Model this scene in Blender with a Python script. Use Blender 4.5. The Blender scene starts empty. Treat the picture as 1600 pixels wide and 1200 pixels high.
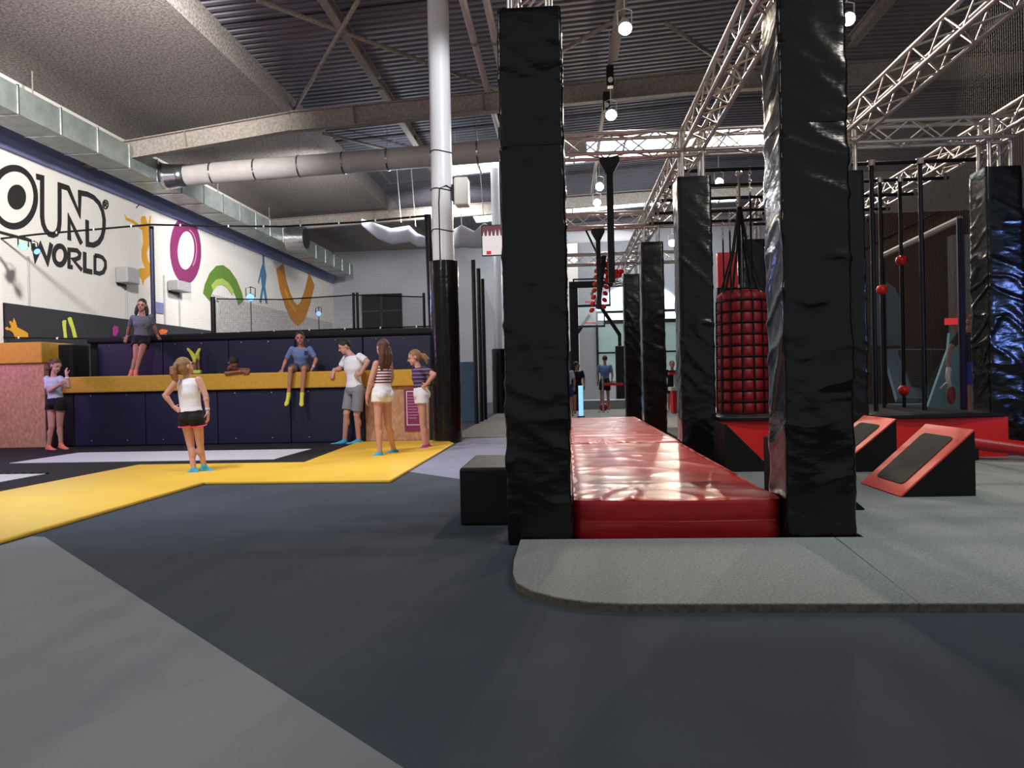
import bpy, bmesh, math, random
from mathutils import Vector, Matrix, noise
random.seed(7)
SC = bpy.context.scene
COL = SC.collection
PI = math.pi

# ------------------------------------------------------------------ camera geometry (1600x1200)
F = 1200.0; H = 1.05
YAW = math.atan(85/1200); PITCH = -0.005; ROLL = 0.022
fw = Vector((-math.sin(YAW)*math.cos(PITCH), math.cos(YAW)*math.cos(PITCH), math.sin(PITCH)))
r0 = Vector((math.cos(YAW), math.sin(YAW), 0)); u0 = r0.cross(fw)
RT = r0*math.cos(ROLL) - u0*math.sin(ROLL)
UP = r0*math.sin(ROLL) + u0*math.cos(ROLL)
CAM = Vector((0, 0, H))
def ray(px, py): return fw + RT*((px-800)/F) + UP*((600-py)/F)
def atY(px, py, y):
    d = ray(px, py); return CAM + d*(y/d.y)
def atX(px, py, x):
    d = ray(px, py); return CAM + d*(x/d.x)
def atZ(px, py, z=0.0):
    d = ray(px, py); return CAM + d*((z-H)/d.z)

# ------------------------------------------------------------------ materials
def lin(c):
    return tuple((v/12.92 if v <= 0.04045 else ((v+0.055)/1.055)**2.4) for v in c)
def rgb(r, g, b): return lin((r/255, g/255, b/255))
MATS = {}
def mat(name, color, rough=0.6, metal=0.0, bump=None, mottle=None, emis=None, spec=0.5, alpha=None, stretch=(1, 1, 1), coat=0.0):
    m = bpy.data.materials.new(name); m.use_nodes = True
    nt = m.node_tree; b = nt.nodes['Principled BSDF']
    b.inputs['Base Color'].default_value = (*color, 1)
    b.inputs['Roughness'].default_value = rough; b.inputs['Metallic'].default_value = metal
    b.inputs['Specular IOR Level'].default_value = spec
    b.inputs['Coat Weight'].default_value = coat; b.inputs['Coat Roughness'].default_value = 0.12
    tc = nt.nodes.new('ShaderNodeTexCoord'); mp = nt.nodes.new('ShaderNodeMapping')
    mp.inputs['Scale'].default_value = stretch
    nt.links.new(tc.outputs['Object'], mp.inputs['Vector'])
    if mottle:
        sc, amt = mottle
        n = nt.nodes.new('ShaderNodeTexNoise'); n.inputs['Scale'].default_value = sc; n.inputs['Detail'].default_value = 6
        nt.links.new(mp.outputs[0], n.inputs['Vector'])
        r = nt.nodes.new('ShaderNodeValToRGB')
        lo = tuple(max(0, c*(1-amt)) for c in color); hi = tuple(min(1, c*(1+amt)) for c in color)
        r.color_ramp.elements[0].position = 0.32; r.color_ramp.elements[0].color = (*lo, 1)
        r.color_ramp.elements[1].position = 0.68; r.color_ramp.elements[1].color = (*hi, 1)
        nt.links.new(n.outputs['Fac'], r.inputs['Fac']); nt.links.new(r.outputs[0], b.inputs['Base Color'])
    if bump:
        sc, st = bump
        n = nt.nodes.new('ShaderNodeTexNoise'); n.inputs['Scale'].default_value = sc; n.inputs['Detail'].default_value = 4
        nt.links.new(mp.outputs[0], n.inputs['Vector'])
        bp = nt.nodes.new('ShaderNodeBump'); bp.inputs['Strength'].default_value = st; bp.inputs['Distance'].default_value = 0.02
        nt.links.new(n.outputs['Fac'], bp.inputs['Height']); nt.links.new(bp.outputs[0], b.inputs['Normal'])
    if emis:
        col, st = emis
        b.inputs['Emission Color'].default_value = (*col, 1); b.inputs['Emission Strength'].default_value = st
    if alpha is not None: b.inputs['Alpha'].default_value = alpha
    MATS[name] = m
    return m

def net_mat(name, color, cell, strand, fog=0.0, hs=1.0):
    """real holes: strands opaque, the rest transparent"""
    m = bpy.data.materials.new(name); m.use_nodes = True
    nt = m.node_tree; b = nt.nodes['Principled BSDF']
    b.inputs['Base Color'].default_value = (*color, 1); b.inputs['Roughness'].default_value = 0.8
    tc = nt.nodes.new('ShaderNodeTexCoord'); sp = nt.nodes.new('ShaderNodeSeparateXYZ')
    nt.links.new(tc.outputs['Object'], sp.inputs[0])
    def line(sock, c, s):
        a = nt.nodes.new('ShaderNodeMath'); a.operation = 'DIVIDE'; a.inputs[1].default_value = c
        nt.links.new(sock, a.inputs[0])
        f = nt.nodes.new('ShaderNodeMath'); f.operation = 'FRACT'; nt.links.new(a.outputs[0], f.inputs[0])
        l = nt.nodes.new('ShaderNodeMath'); l.operation = 'LESS_THAN'; l.inputs[1].default_value = s/c
        nt.links.new(f.outputs[0], l.inputs[0]); return l
    ad = nt.nodes.new('ShaderNodeMath'); ad.operation = 'ADD'
    nt.links.new(sp.outputs['X'], ad.inputs[0]); nt.links.new(sp.outputs['Y'], ad.inputs[1])
    l1 = line(ad.outputs[0], cell, strand); l2 = line(sp.outputs['Z'], cell, strand*hs)
    mx = nt.nodes.new('ShaderNodeMath'); mx.operation = 'MAXIMUM'
    nt.links.new(l1.outputs[0], mx.inputs[0]); nt.links.new(l2.outputs[0], mx.inputs[1])
    m2 = nt.nodes.new('ShaderNodeMath'); m2.operation = 'MAXIMUM'; m2.inputs[1].default_value = fog
    nt.links.new(mx.outputs[0], m2.inputs[0]); nt.links.new(m2.outputs[0], b.inputs['Alpha'])
    MATS[name] = m; return m

mat('carpet_blue', rgb(80, 86, 95), 0.95, bump=(400, 0.5), mottle=(1.3, 0.08), spec=0.15)
mat('carpet_grey', rgb(150, 154, 158), 0.95, bump=(400, 0.5), mottle=(1.1, 0.08), spec=0.15)
mat('carpet_lilac', rgb(150, 152, 176), 0.95, bump=(400, 0.5), mottle=(2, 0.06), spec=0.15)
mat('carpet_pile', rgb(166, 170, 168), 0.97, bump=(120, 0.9), mottle=(70, 0.22), spec=0.1)
mat('carpet_edge', rgb(96, 86, 76), 0.9, mottle=(40, 0.3))
mat('floor_far', rgb(104, 102, 98), 0.7, mottle=(3, 0.1))
mat('yellow_vinyl', rgb(246, 200, 62), 0.5, bump=(6, 0.12), mottle=(1.5, 0.04))
mat('beam_yellow', rgb(208, 160, 50), 0.7, bump=(60, 0.2), mottle=(14, 0.06))
mat('navy_vinyl', rgb(18, 21, 56), 0.55, bump=(3, 0.2))
mat('black_bed', rgb(17, 17, 22), 0.9, bump=(80, 0.3))
mat('white_bed', rgb(226, 228, 236), 0.8, bump=(160, 0.2))
mat('osb', rgb(196, 150, 118), 0.8, bump=(30, 0.4), mottle=(24, 0.22), stretch=(1, 1, 0.6))
mat('osb_grey', rgb(190, 186, 184), 0.85, bump=(20, 0.3), mottle=(16, 0.3), stretch=(1, 1, 0.6))
mat('white_wall', rgb(224, 220, 214), 0.85, bump=(50, 0.06), mottle=(0.5, 0.04))
mat('grey_wall', rgb(170, 172, 178), 0.9, mottle=(0.6, 0.05))
mat('blue_band', rgb(128, 134, 178), 0.8)
mat('banner', rgb(44, 44, 48), 0.7, bump=(5, 0.3))
mat('black_paint', rgb(28, 26, 26), 0.7)
mat('soffit', rgb(136, 128, 125), 0.97, bump=(40, 1.0), mottle=(22, 0.55))
mat('deck', rgb(108, 106, 118), 0.6, mottle=(1.0, 0.1))
mat('deck_dark', rgb(24, 24, 28), 0.8)
mat('steel', rgb(150, 142, 134), 0.8, bump=(40, .6), mottle=(18, 0.25))
mat('column_white', rgb(226, 228, 232), 0.3, coat=0.4)
mat('galv', rgb(150, 158, 156), 0.42, metal=0.55, mottle=(4, 0.16), bump=(6, 0.05))
mat('galv_shiny', rgb(190, 192, 196), 0.22, metal=0.95, mottle=(6, 0.15), bump=(5, 0.2))
mat('tube_duct', rgb(196, 190, 188), 0.55, mottle=(5, 0.06))
mat('fabric_duct', rgb(232, 236, 246), 0.8, bump=(4, 0.4))
mat('truss_metal', rgb(210, 204, 202), 0.3, metal=0.75, bump=(30, 0.05))
mat('black_vinyl', (0.006, 0.0055, 0.005), 0.17, bump=(5.0, 0.22), stretch=(1, 1, 2.4), spec=0.36)
mat('matte_pad', (0.006, 0.006, 0.008), 0.45, bump=(4, 0.3), spec=.35)
mat('red_vinyl', rgb(186, 24, 28), 0.29, bump=(5, 0.25), mottle=(2.2, 0.1), coat=0.12)
mat('red_side', rgb(176, 20, 24), 0.4, bump=(5, 0.3))
mat('red_paint', rgb(232, 32, 24), 0.5)
mat('red_ramp', rgb(240, 64, 42), 0.45)
mat('grip', rgb(62, 62, 56), 0.8, bump=(300, 0.5), mottle=(3, 0.1))
mat('black_rubber', (0.005, 0.005, 0.006), 0.6, spec=.25)
mat('black_metal', (0.006, 0.006, 0.007), 0.45, spec=.3)
mat('red_plastic', rgb(222, 44, 34), 0.3)
mat('red_dark', rgb(150, 20, 24), 0.5, bump=(8, 0.2))
mat('maroon', rgb(82, 38, 40), 0.9, mottle=(0.8, 0.1))
mat('brown_wall', rgb(86, 66, 62), 0.9, mottle=(1, 0.08))
mat('pale_blue', rgb(120, 150, 172), 0.8)
mat('plaster', rgb(176, 172, 164), 0.9, mottle=(10, 0.12))
mat('purple', rgb(132, 40, 98), 0.6); mat('purple_lt', rgb(196, 130, 170), 0.6)
mat('green', rgb(94, 132, 44), 0.6); mat('green_lt', rgb(170, 190, 90), 0.6)
mat('orange', rgb(224, 160, 40), 0.6); mat('orange_dk', rgb(196, 130, 36), 0.6); mat('orange_hot', rgb(232, 110, 40), 0.6)
mat('blue_art', rgb(70, 120, 160), 0.6); mat('lime', rgb(214, 222, 84), 0.6); mat('magenta', rgb(190, 50, 150), 0.6)
mat('white_plastic', rgb(236, 236, 232), 0.45); mat('grey_plastic', rgb(168, 168, 168), 0.5)
mat('skylight', (0.8, 0.85, 0.9), 0.5, emis=((0.93, 0.97, 1.0), 5.0))
mat('window_glow', (0.5, 0.6, 0.7), 0.4, emis=((0.62, 0.82, 1.0), 2.2))
mat('window_low', (0.15, 0.2, 0.2), 0.3, emis=((0.32, 0.48, 0.45), 0.30))
mat('lamp_glow', (1, 1, 1), 0.5, emis=((1.0, 0.88, 0.70), 40.0))
mat('teal_pad', rgb(120, 184, 196), 0.7); mat('green_glow', (0.2, 1, 0.5), 0.5, emis=((0.10, 1.0, 0.38), 1.5))
mat('blue_glow', (0.2, 0.4, 1), 0.5, emis=((0.10, 0.26, 1.0), 1.8))
mat('tube_glow', (0.6, 0.8, 1), 0.5, emis=((0.22, 0.55, 1.0), 0.95))
mat('clear', (0.7, 0.8, 0.8), 0.1, alpha=0.15)
mat('skin', rgb(208, 156, 142), 0.55); mat('skin_tan', rgb(184, 128, 108), 0.55); mat('skin_dark', rgb(146, 96, 74), 0.55)
mat('hair_blond', rgb(150, 112, 78), 0.6, bump=(60, 0.6), mottle=(30, 0.25)); mat('hair_brown', rgb(88, 56, 42), 0.6, bump=(60, 0.6), mottle=(30, 0.25))
mat('hair_dark', rgb(34, 24, 22), 0.6, bump=(60, 0.6)); mat('eye_dark', rgb(24, 18, 18), 0.3); mat('lip', rgb(160, 80, 80), 0.5)
mat('cloth_white', rgb(240, 240, 248), 0.9, bump=(14, 0.4)); mat('cloth_black', rgb(20, 20, 24), 0.9, bump=(14, 0.4))
mat('cloth_pale', rgb(196, 206, 224), 0.9, bump=(14, 0.4)); mat('cloth_grey', rgb(104, 104, 120), 0.9, bump=(14, 0.4))
mat('cloth_blue', rgb(104, 128, 172), 0.9, bump=(14, 0.4)); mat('cloth_navy', rgb(34, 46, 90), 0.9)
mat('shorts_grey', rgb(140, 140, 150), 0.9, bump=(14, 0.4)); mat('shorts_olive', rgb(86, 84, 82), 0.9, bump=(14, 0.4))
mat('shorts_blue', rgb(40, 60, 190), 0.9); mat('pink_trim', rgb(255, 70, 130), 0.7)
mat('sock_cyan', rgb(70, 178, 222), 0.9); mat('sock_yellow', rgb(222, 222, 84), 0.9); mat('sock_orange', rgb(240, 140, 110), 0.9); mat('sock_purple', rgb(176, 60, 160), 0.9)
mat('neon', rgb(190, 240, 90), 0.7); mat('stanchion', rgb(200, 200, 200), 0.25, metal=0.9)
mat('tv_white', (0.5, 0.5, 0.5), 0.4, emis=((1, 0.90, 0.90), 0.55)); mat('tv_dark', (0.02, 0.02, 0.02), 0.3, emis=((0.35, 0.12, 0.14), 0.35)); mat('tv_red', (0.6, 0.02, 0.02), 0.3, emis=((1, 0.05, 0.06), 0.4))
net_mat('net_fine', (0.015, 0.015, 0.017), 0.045, 0.0009)
net_mat('net_dense', (0.05, 0.05, 0.055), 0.02, 0.0024)
net_mat('net_side', (0.20, 0.19, 0.18), 0.05, 0.006, hs=.12)

def stripes(name, ca, cb, period, frac=0.5):
    m = mat(name, ca, 0.9)
    nt = m.node_tree; b = nt.nodes['Principled BSDF']
    tc = nt.nodes.new('ShaderNodeTexCoord'); sp = nt.nodes.new('ShaderNodeSeparateXYZ'); nt.links.new(tc.outputs['Object'], sp.inputs[0])
    a = nt.nodes.new('ShaderNodeMath'); a.operation = 'DIVIDE'; a.inputs[1].default_value = period; nt.links.new(sp.outputs['Z'], a.inputs[0])
    f = nt.nodes.new('ShaderNodeMath'); f.operation = 'FRACT'; nt.links.new(a.outputs[0], f.inputs[0])
    l = nt.nodes.new('ShaderNodeMath'); l.operation = 'LESS_THAN'; l.inputs[1].default_value = frac; nt.links.new(f.outputs[0], l.inputs[0])
    mx = nt.nodes.new('ShaderNodeMix'); mx.data_type = 'RGBA'; mx.inputs[6].default_value = (*ca, 1); mx.inputs[7].default_value = (*cb, 1)
    nt.links.new(l.outputs[0], mx.inputs[0]); nt.links.new(mx.outputs[2], b.inputs['Base Color'])
stripes('stripe_red', rgb(236, 226, 236), rgb(104, 44, 66), 0.040, 0.5)
stripes('stripe_purple', rgb(66, 52, 86), rgb(150, 130, 166), 0.060, 0.25)

# ------------------------------------------------------------------ mesh helpers
class MB:
    def __init__(s): s.v = []; s.f = []; s.mi = []; s.cur = 0
    def add(s, vs, fs):
        n = len(s.v); s.v += [tuple(v) for v in vs]; s.f += [tuple(i+n for i in f) for f in fs]; s.mi += [s.cur]*len(fs); return s
    def box(s, x0, x1, y0, y1, z0, z1):
        vs = [(x0,y0,z0),(x1,y0,z0),(x1,y1,z0),(x0,y1,z0),(x0,y0,z1),(x1,y0,z1),(x1,y1,z1),(x0,y1,z1)]
        return s.add(vs, [(0,3,2,1),(4,5,6,7),(0,1,5,4),(1,2,6,5),(2,3,7,6),(3,0,4,7)])
    def obox(s, c, ax, ay, az, hx, hy, hz):
        c = Vector(c); vs = []
        for k in (-1, 1):
            for (i, j) in ((-1,-1),(1,-1),(1,1),(-1,1)):
                vs.append(c + ax*hx*i + ay*hy*j + az*hz*k)
        return s.add(vs, [(0,3,2,1),(4,5,6,7),(0,1,5,4),(1,2,6,5),(2,3,7,6),(3,0,4,7)])
    def prism(s, pts, vec):
        """closed polygon pts (3D) extruded along vec"""
        n = len(pts); vec = Vector(vec)
        vs = [Vector(p) for p in pts] + [Vector(p)+vec for p in pts]
        fs = [tuple(range(n-1, -1, -1)), tuple(range(n, 2*n))] + [(i, (i+1) % n, n+(i+1) % n, n+i) for i in range(n)]
        return s.add(vs, fs)
    def loft(s, loops, cap=True, close=True):
        n = len(loops[0]); vs = [p for l in loops for p in l]; fs = []
        for k in range(len(loops)-1):
            for i in range(n if close else n-1):
                j = (i+1) % n
                fs.append((k*n+i, k*n+j, (k+1)*n+j, (k+1)*n+i))
        if cap:
            fs.append(tuple(range(n-1, -1, -1))); fs.append(tuple(range((len(loops)-1)*n, len(loops)*n)))
        return s.add(vs, fs)
    def frame(s, d):
        d = Vector(d).normalized(); a = Vector((0,0,1)) if abs(d.z) < 0.9 else Vector((1,0,0))
        u = d.cross(a).normalized(); return u, d.cross(u).normalized()
    def cone(s, p, q, r1, r2, n=8):
        p = Vector(p); q = Vector(q); u, w = s.frame(q-p)
        L = [[c + (u*math.cos(2*PI*i/n) + w*math.sin(2*PI*i/n))*r for i in range(n)] for c, r in ((p, r1), (q, r2))]
        return s.loft(L)
    def path(s, pts, r, n=6, closed=False):
        pts = [Vector(p) for p in pts]; L = []
        m = len(pts)
        for i, p in enumerate(pts):
            a = pts[(i-1) % m] if (closed or i > 0) else p; b = pts[(i+1) % m] if (closed or i < m-1) else p
            u, w = s.frame(b-a); rr = r[i] if isinstance(r, (list, tuple)) else r
            L.append([p + (u*math.cos(2*PI*k/n)+w*math.sin(2*PI*k/n))*rr for k in range(n)])
        if closed: L.append(L[0])
        return s.loft(L, cap=not closed)
    def ball(s, c, r, n=12, m=8, rot=None):
        c = Vector(c); r = Vector(r) if isinstance(r, (tuple, list, Vector)) else Vector((r, r, r)); L = []
        vs = []; fs = []
        for j in range(1, m):
            t = PI*j/m
            for i in range(n):
                a = 2*PI*i/n; v = Vector((r.x*math.sin(t)*math.cos(a), r.y*math.sin(t)*math.sin(a), r.z*math.cos(t)))
                if rot: v = rot @ v
                vs.append(c+v)
        for j in range(m-2):
            for i in range(n):
                k = (i+1) % n; fs.append((j*n+i, (j+1)*n+i, (j+1)*n+k, j*n+k))
        top = Vector((0, 0, r.z)); bot = Vector((0, 0, -r.z))
        if rot: top = rot @ top; bot = rot @ bot
        vs += [c+top, c+bot]; a = len(vs)-2
        for i in range(n):
            k = (i+1) % n; fs.append((a, i, k)); fs.append((a+1, (m-2)*n+k, (m-2)*n+i))
        return s.add(vs, fs)
    def capsule(s, p, q, r1, r2, n=12):
        p = Vector(p); q = Vector(q); d = (q-p); 
        if d.length < 1e-5: return s.ball(p, r1)
        d.normalize(); u, w = s.frame(d); L = []
        for c, r, sg in ((p, r1, -1), (q, r2, 1)):
            ang = (80, 55, 28, 0) if sg < 0 else (0, 28, 55, 80)
            for t in ang:
                t = math.radians(t)
                L.append([c + d*sg*math.sin(t)*r + (u*math.cos(2*PI*i/n)+w*math.sin(2*PI*i/n))*r*math.cos(t) for i in range(n)])
        return s.loft(L)
    def build(s, name, mats, parent=None, smooth=False, bevel=0, origin=None, split=None):
        me = bpy.data.meshes.new(name)
        vs = s.v
        if origin is not None: vs = [tuple(Vector(v)-Vector(origin)) for v in vs]
        me.from_pydata(vs, [], s.f)
        if isinstance(mats, str): mats = [mats]
        for m in mats: me.materials.append(MATS[m])
        for p, i in zip(me.polygons, s.mi): p.material_index = i
        bm = bmesh.new(); bm.from_mesh(me); bmesh.ops.recalc_face_normals(bm, faces=bm.faces); bm.to_mesh(me); bm.free()
        if smooth:
            for p in me.polygons: p.use_smooth = True
        o = bpy.data.objects.new(name, me); COL.objects.link(o)
        if origin is not None and parent is None: o.location = origin
        if smooth == 'angle':
            me.set_sharp_from_angle(angle=math.radians(40))
        if bevel:
            md = o.modifiers.new('bevel', 'BEVEL'); md.width = bevel; md.segments = 2; md.limit_method = 'ANGLE'
        if parent: o.parent = parent
        return o

def tag(o, label=None, cat=None, group=None, kind=None):
    if label: o['label'] = label
    if cat: o['category'] = cat
    if group: o['group'] = group
    if kind: o['kind'] = kind
    return o
def empty(name, loc, label, cat, group=None, rz=0):
    o = bpy.data.objects.new(name, None); COL.objects.link(o); o.location = loc; o.rotation_euler.z = rz
    o.empty_display_size = 0.1
    return tag(o, label, cat, group)
KIDS = {}
def kids(o): return [c for c in bpy.data.objects if c.parent == o]
def dup(root, loc, rz=None, label=None, group=None):
    r = root.copy(); COL.objects.link(r); r.location = loc
    if rz is not None: r.rotation_euler.z = rz
    if label: r['label'] = label
    if group: r['group'] = group
    for ch in kids(root):
        c = ch.copy(); COL.objects.link(c); c.parent = r
        for g in kids(ch):
            d = g.copy(); COL.objects.link(d); d.parent = c
    return r
def struct(name, mb, m, smooth=False, bevel=0):
    o = mb.build(name, m, None, smooth, bevel); o['kind'] = 'structure'; return o

# ------------------------------------------------------------------ SETTING
def slab(pts, z0, z1):
    return MB().prism([(x, y, z0) for x, y in pts], (0, 0, z1-z0))
struct('floor', slab([(-14, -4), (13, -4), (13, 38), (-14, 38)], -0.2, 0.0), 'carpet_blue')
struct('floor', slab([(-3.86, 5.26), (-3.74, 5.23), (-0.47, 2.06), (3.0, -1.3), (3.0, -4), (-3.86, -4)], 0.0, 0.003), 'carpet_grey')
struct('floor', slab([(-1.86, 8.90), (-1.15, 8.16), (-0.05, 7.02), (-0.05, 14.2), (-1.86, 14.0)], 0.0, 0.003), 'carpet_lilac')
struct('floor', slab([(-2.2, 14.2), (0.03, 14.2), (0.03, 15.5), (1.8, 15.5), (12.9, 15.6), (12.9, 37), (-2.2, 37)], 0.0, 0.004), 'floor_far')
# raised pile carpet of the obstacle course
left = [(-0.31, 4.84), (-0.315, 4.3), (-0.30, 4.0), (-0.27, 3.82), (-0.19, 3.67), (-0.06, 3.55), (0.08, 3.48), (0.25, 3.45), (1.508, 3.45), (1.622, 4.84)]
def carpet(name, pts, label):
    t = empty(name, (pts[0][0], pts[0][1], 0), label, 'carpet')
    o = Vector((pts[0][0], pts[0][1], 0))
    bm = MB().prism([(x, y, 0.036) for x, y in pts], (0, 0, 0.006)); bm.build('pile', 'carpet_pile', t, origin=o)
    MB().prism([(x, y, 0.0) for x, y in pts], (0, 0, 0.036)).build('backing', 'carpet_edge', t, origin=o)
    return t
carpet('carpet_mat', left, 'grey pile carpet mat with rounded corner in front of the red crash mat')
carpet('carpet_mat', [(1.51, 3.45), (12.5, 3.44), (12.5, 15.5), (1.82, 15.5), (1.82, 9.15), (1.47, 9.15), (1.47, 5.4), (1.8, 5.4), (1.8, 4.84), (1.63, 4.84)],
       'large grey pile carpet under the ramps and red platforms')
# walls
wl = MB().box(-11.5, -11.2, -4, 37, 0, 7.6); struct('wall_left', wl, 'white_wall')
struct('wall_back', MB().box(-11.5, 13, 36.6, 36.9, 0, 8.8), 'grey_wall')
struct('wall_right', MB().box(12.7, 13, -4, 36.6, 0, 9.2), 'brown_wall')
struct('trim_1', MB().box(-11.2, -11.1, -4, 36.6, 5.92, 6.42), 'blue_band')
# soffit + its side
struct('ceiling', MB().box(-11.2, -6.45, -4, 36.6, 7.45, 7.6), 'soffit')
struct('ceiling', MB().box(-6.6, -6.45, -4, 36.6, 7.6, 8.25), 'soffit')
def roofz(x): return 8.0 + min(max(x+6.45, 0), 11)*0.062
# corrugated deck, ribs run across the hall; skylight strips are left open for glazing
def deck(y0, y1):
    m = MB(); xs = [-6.45, 4.55, 13.0]; prof = []
    y = y0
    while y < y1-1e-6:
        prof += [(y, 0.0), (min(y+0.10, y1), 0.0), (min(y+0.125, y1), 0.05), (min(y+0.20, y1), 0.05)]; y += 0.225
    prof.append((y1, 0.0))
    vs = [(x, yy, roofz(x)+dz) for x in xs for (yy, dz) in prof]; n = len(prof); fs = []
    for i in range(2):
        for k in range(n-1): fs.append((i*n+k, i*n+k+1, (i+1)*n+k+1, (i+1)*n+k))
    m.add(vs, fs); struct('ceiling', m, 'deck')
deck(-4, 24.0); deck(26.6, 32.6); deck(34.6, 36.6)
sk = MB()
for (a, b, n) in ((24.0, 26.6, 1), (32.6, 34.6, 2)):
    m = MB()
    for x0, x1 in ((-6.45, 4.55), (4.55, 13.0)):
        xa, xb = (-3.9, x1) if x0 < 0 else (x0, 7.6)
        m.add([(xa, a, roofz(xa)+.06), (xb, a, roofz(xb)+.06), (xb, b, roofz(xb)+.06), (xa, b, roofz(xa)+.06)], [(0, 1, 2, 3)])
        xa, xb = (x0, -3.9) if x0 < 0 else (7.6, x1)
        struct('ceiling', MB().add([(xa, a, roofz(xa)+.02), (xb, a, roofz(xb)+.02), (xb, b, roofz(xb)+.02), (xa, b, roofz(xa)+.02)], [(0, 1, 2, 3)]), 'deck')
    struct('window_%d' % n, m, 'skylight')
    fm = MB()
    for k in range(12):
        x = -6.0+k*1.6; fm.box(x, x+.05, a, b, roofz(x)-.02, roofz(x)+.05)
    fm.box(-6.4, 12.9, (a+b)/2, (a+b)/2+.04, 8.0, 8.02) if False else None
    struct('trim_%d' % (n+1), fm, 'steel')
for i, y in enumerate((7.2, 9.5, 11.9, 14.3, 19.2, 21.6)):
    m = MB().add([(-6.45, y, roofz(-6.45)-.02), (4.55, y, roofz(4.55)-.02), (4.55, y+.07, roofz(4.55)-.02), (-6.45, y+.07, roofz(-6.45)-.02),
                  (13, y, roofz(13)-.02), (13, y+.07, roofz(13)-.02)], [(0, 1, 2, 3), (1, 4, 5, 2)])
    struct('trim_%d' % (i+4), m, 'deck_dark')

# roof steel
def ibeam(name, p, q, h, w, label, up=Vector((0, 0, 1)), m='steel', group='roof beams'):
    p = Vector(p); q = Vector(q); d = (q-p).normalized(); s = d.cross(up).normalized(); u = s.cross(d)
    c = (p+q)/2; L = (q-p).length/2; mb = MB()
    mb.obox(c, d, s, u, L, 0.012, h/2); mb.obox(c+u*(h/2), d, s, u, L, w/2, 0.012); mb.obox(c-u*(h/2), d, s, u, L, w/2, 0.012)
    n = int(L*2/2.5)
    for k in range(n):
        cc = p + d*(L*2*(k+.5)/n); mb.obox(cc, d, s, u, 0.008, w/2*.9, h/2)
    o = mb.build(name, m, origin=c); return tag(o, label, 'beam', group)
ibeam('roof_beam', (-11.1, 17.2, 6.44), (-6.15, 17.2, 7.06), 0.40, 0.2, 'steel roof beam under the speckled soffit above the ventilation tube')
ibeam('roof_beam', (-6.15, 17.2, 7.06), (2.7, 17.2, 7.50), 0.42, 0.2, 'long steel roof beam crossing behind the white column')
ibeam('roof_beam', (2.7, 17.2, 7.50), (12.6, 17.2, 7.62), 0.42, 0.2, 'steel roof beam behind the right-hand trusses')
ibeam('roof_beam', (-11.1, 28.0, 7.0), (2.7, 28.0, 7.56), 0.42, 0.2, 'distant steel roof beam beyond the ventilation tube')
ibeam('roof_beam', (2.7, 28.0, 7.56), (12.6, 28.0, 7.62), 0.42, 0.2, 'distant right-hand steel roof beam under the skylight')
ibeam('roof_rafter', (-4.1, 5.5, 7.85), (-4.1, 17.1, 7.85), 0.2, 0.16, 'steel rafter running to the cross of braces at upper left')
ibeam('roof_rafter', (-4.1, 17.3, 7.85), (-4.1, 27.9, 7.85), 0.2, 0.16, 'steel rafter behind the long roof beam, left of the white column')
ibeam('roof_rafter', (1.2, 5.5, 8.15), (1.2, 17.1, 8.15), 0.2, 0.16, 'steel rafter above the ceiling spotlights')
ibeam('roof_rafter', (6.3, 5.5, 8.2), (6.3, 17.1, 8.2), 0.22, 0.18, 'steel rafter above the right-hand lighting truss')
def brace(p, q, label):
    o = MB().cone(p, q, 0.045, 0.045, 8).build('roof_brace', 'steel', origin=(Vector(p)+Vector(q))/2, smooth=True); tag(o, label, 'brace', 'diagonal roof braces')
brace(atZ(402, 0, 7.72), atZ(795, 146, 7.9), 'long diagonal roof brace passing behind the white column')
brace(atZ(560, 0, 7.72), atZ(452, 186, 7.72), 'steep diagonal roof brace ending at the speckled soffit')
brace(atZ(505, 208, 7.72), atZ(700, 258, 7.9), 'far diagonal roof brace behind the long beam')
brace(atZ(880, 78, 8.0), atZ(968, 28, 8.0), 'short roof brace left of the brightest ceiling spotlight')
brace(atZ(1040, 36, 8.0), atZ(1116, 88, 8.0), 'short roof brace right of the brightest ceiling spotlight')
brace(atZ(1540, 45, 8.0), atZ(1600, 5, 8.0), 'diagonal roof brace at the top right corner')
brace(atZ(1555, 90, 8.0), atZ(1538, 60, 8.0), 'stubby roof brace under the top right diagonal')
# conduits
for i, (x, l) in enumerate(((-1.62, 'pale roof pipe nearest the white column'), (-1.22, 'pale roof pipe beside the tall padded pillar'))):
    o = MB().cone((x, 6, 7.55), (x, 21, 7.55), 0.07, 0.07, 12).build('roof_pipe', 'tube_duct', origin=(x, 13, 7.55), smooth='angle'); tag(o, l, 'pipe', 'twin roof pipes')
    for y in (9, 11.8, 14.6):
        MB().cone((x, y, 7.55), (x, y+.1, 7.55), 0.085, 0.085, 12).build('pipe_collar', 'steel', o, origin=(x, 13, 7.55))

# columns
def column(y, px, rp, rw, padtop, name, label):
    c = atY(px, 600, y); x = c.x
    t = empty('steel_column', (x, y, 0), label, 'column', 'white round columns'); o = Vector((x, y, 0))
    MB().cone((x, y, 0.004), (x, y, roofz(x)-.45), rw, rw, 28).build('shaft', 'column_white', t, smooth='angle', origin=o)
    L = []
    for k in range(40):
        z = 0.004+padtop*k/39; L.append([Vector((x+(rp+.008*noise.noise(Vector((a, z*5, y))))*math.cos(a*2*PI/28), y+(rp+.008*noise.noise(Vector((a, z*5, y))))*math.sin(a*2*PI/28), z)) for a in range(28)])
    MB().loft(L).build('padding', 'black_vinyl', t, smooth='angle', origin=o)
    return t, x
tc1, c1x = column(13.2, 697.5, 0.25, 0.185, 3.12, 'c', 'white round column with black padded base beside the yellow strip')
column(24.5, 781, 0.24, 0.15, 2.05, 'c', 'distant white column with black padded base half behind the tall pillar')
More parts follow.
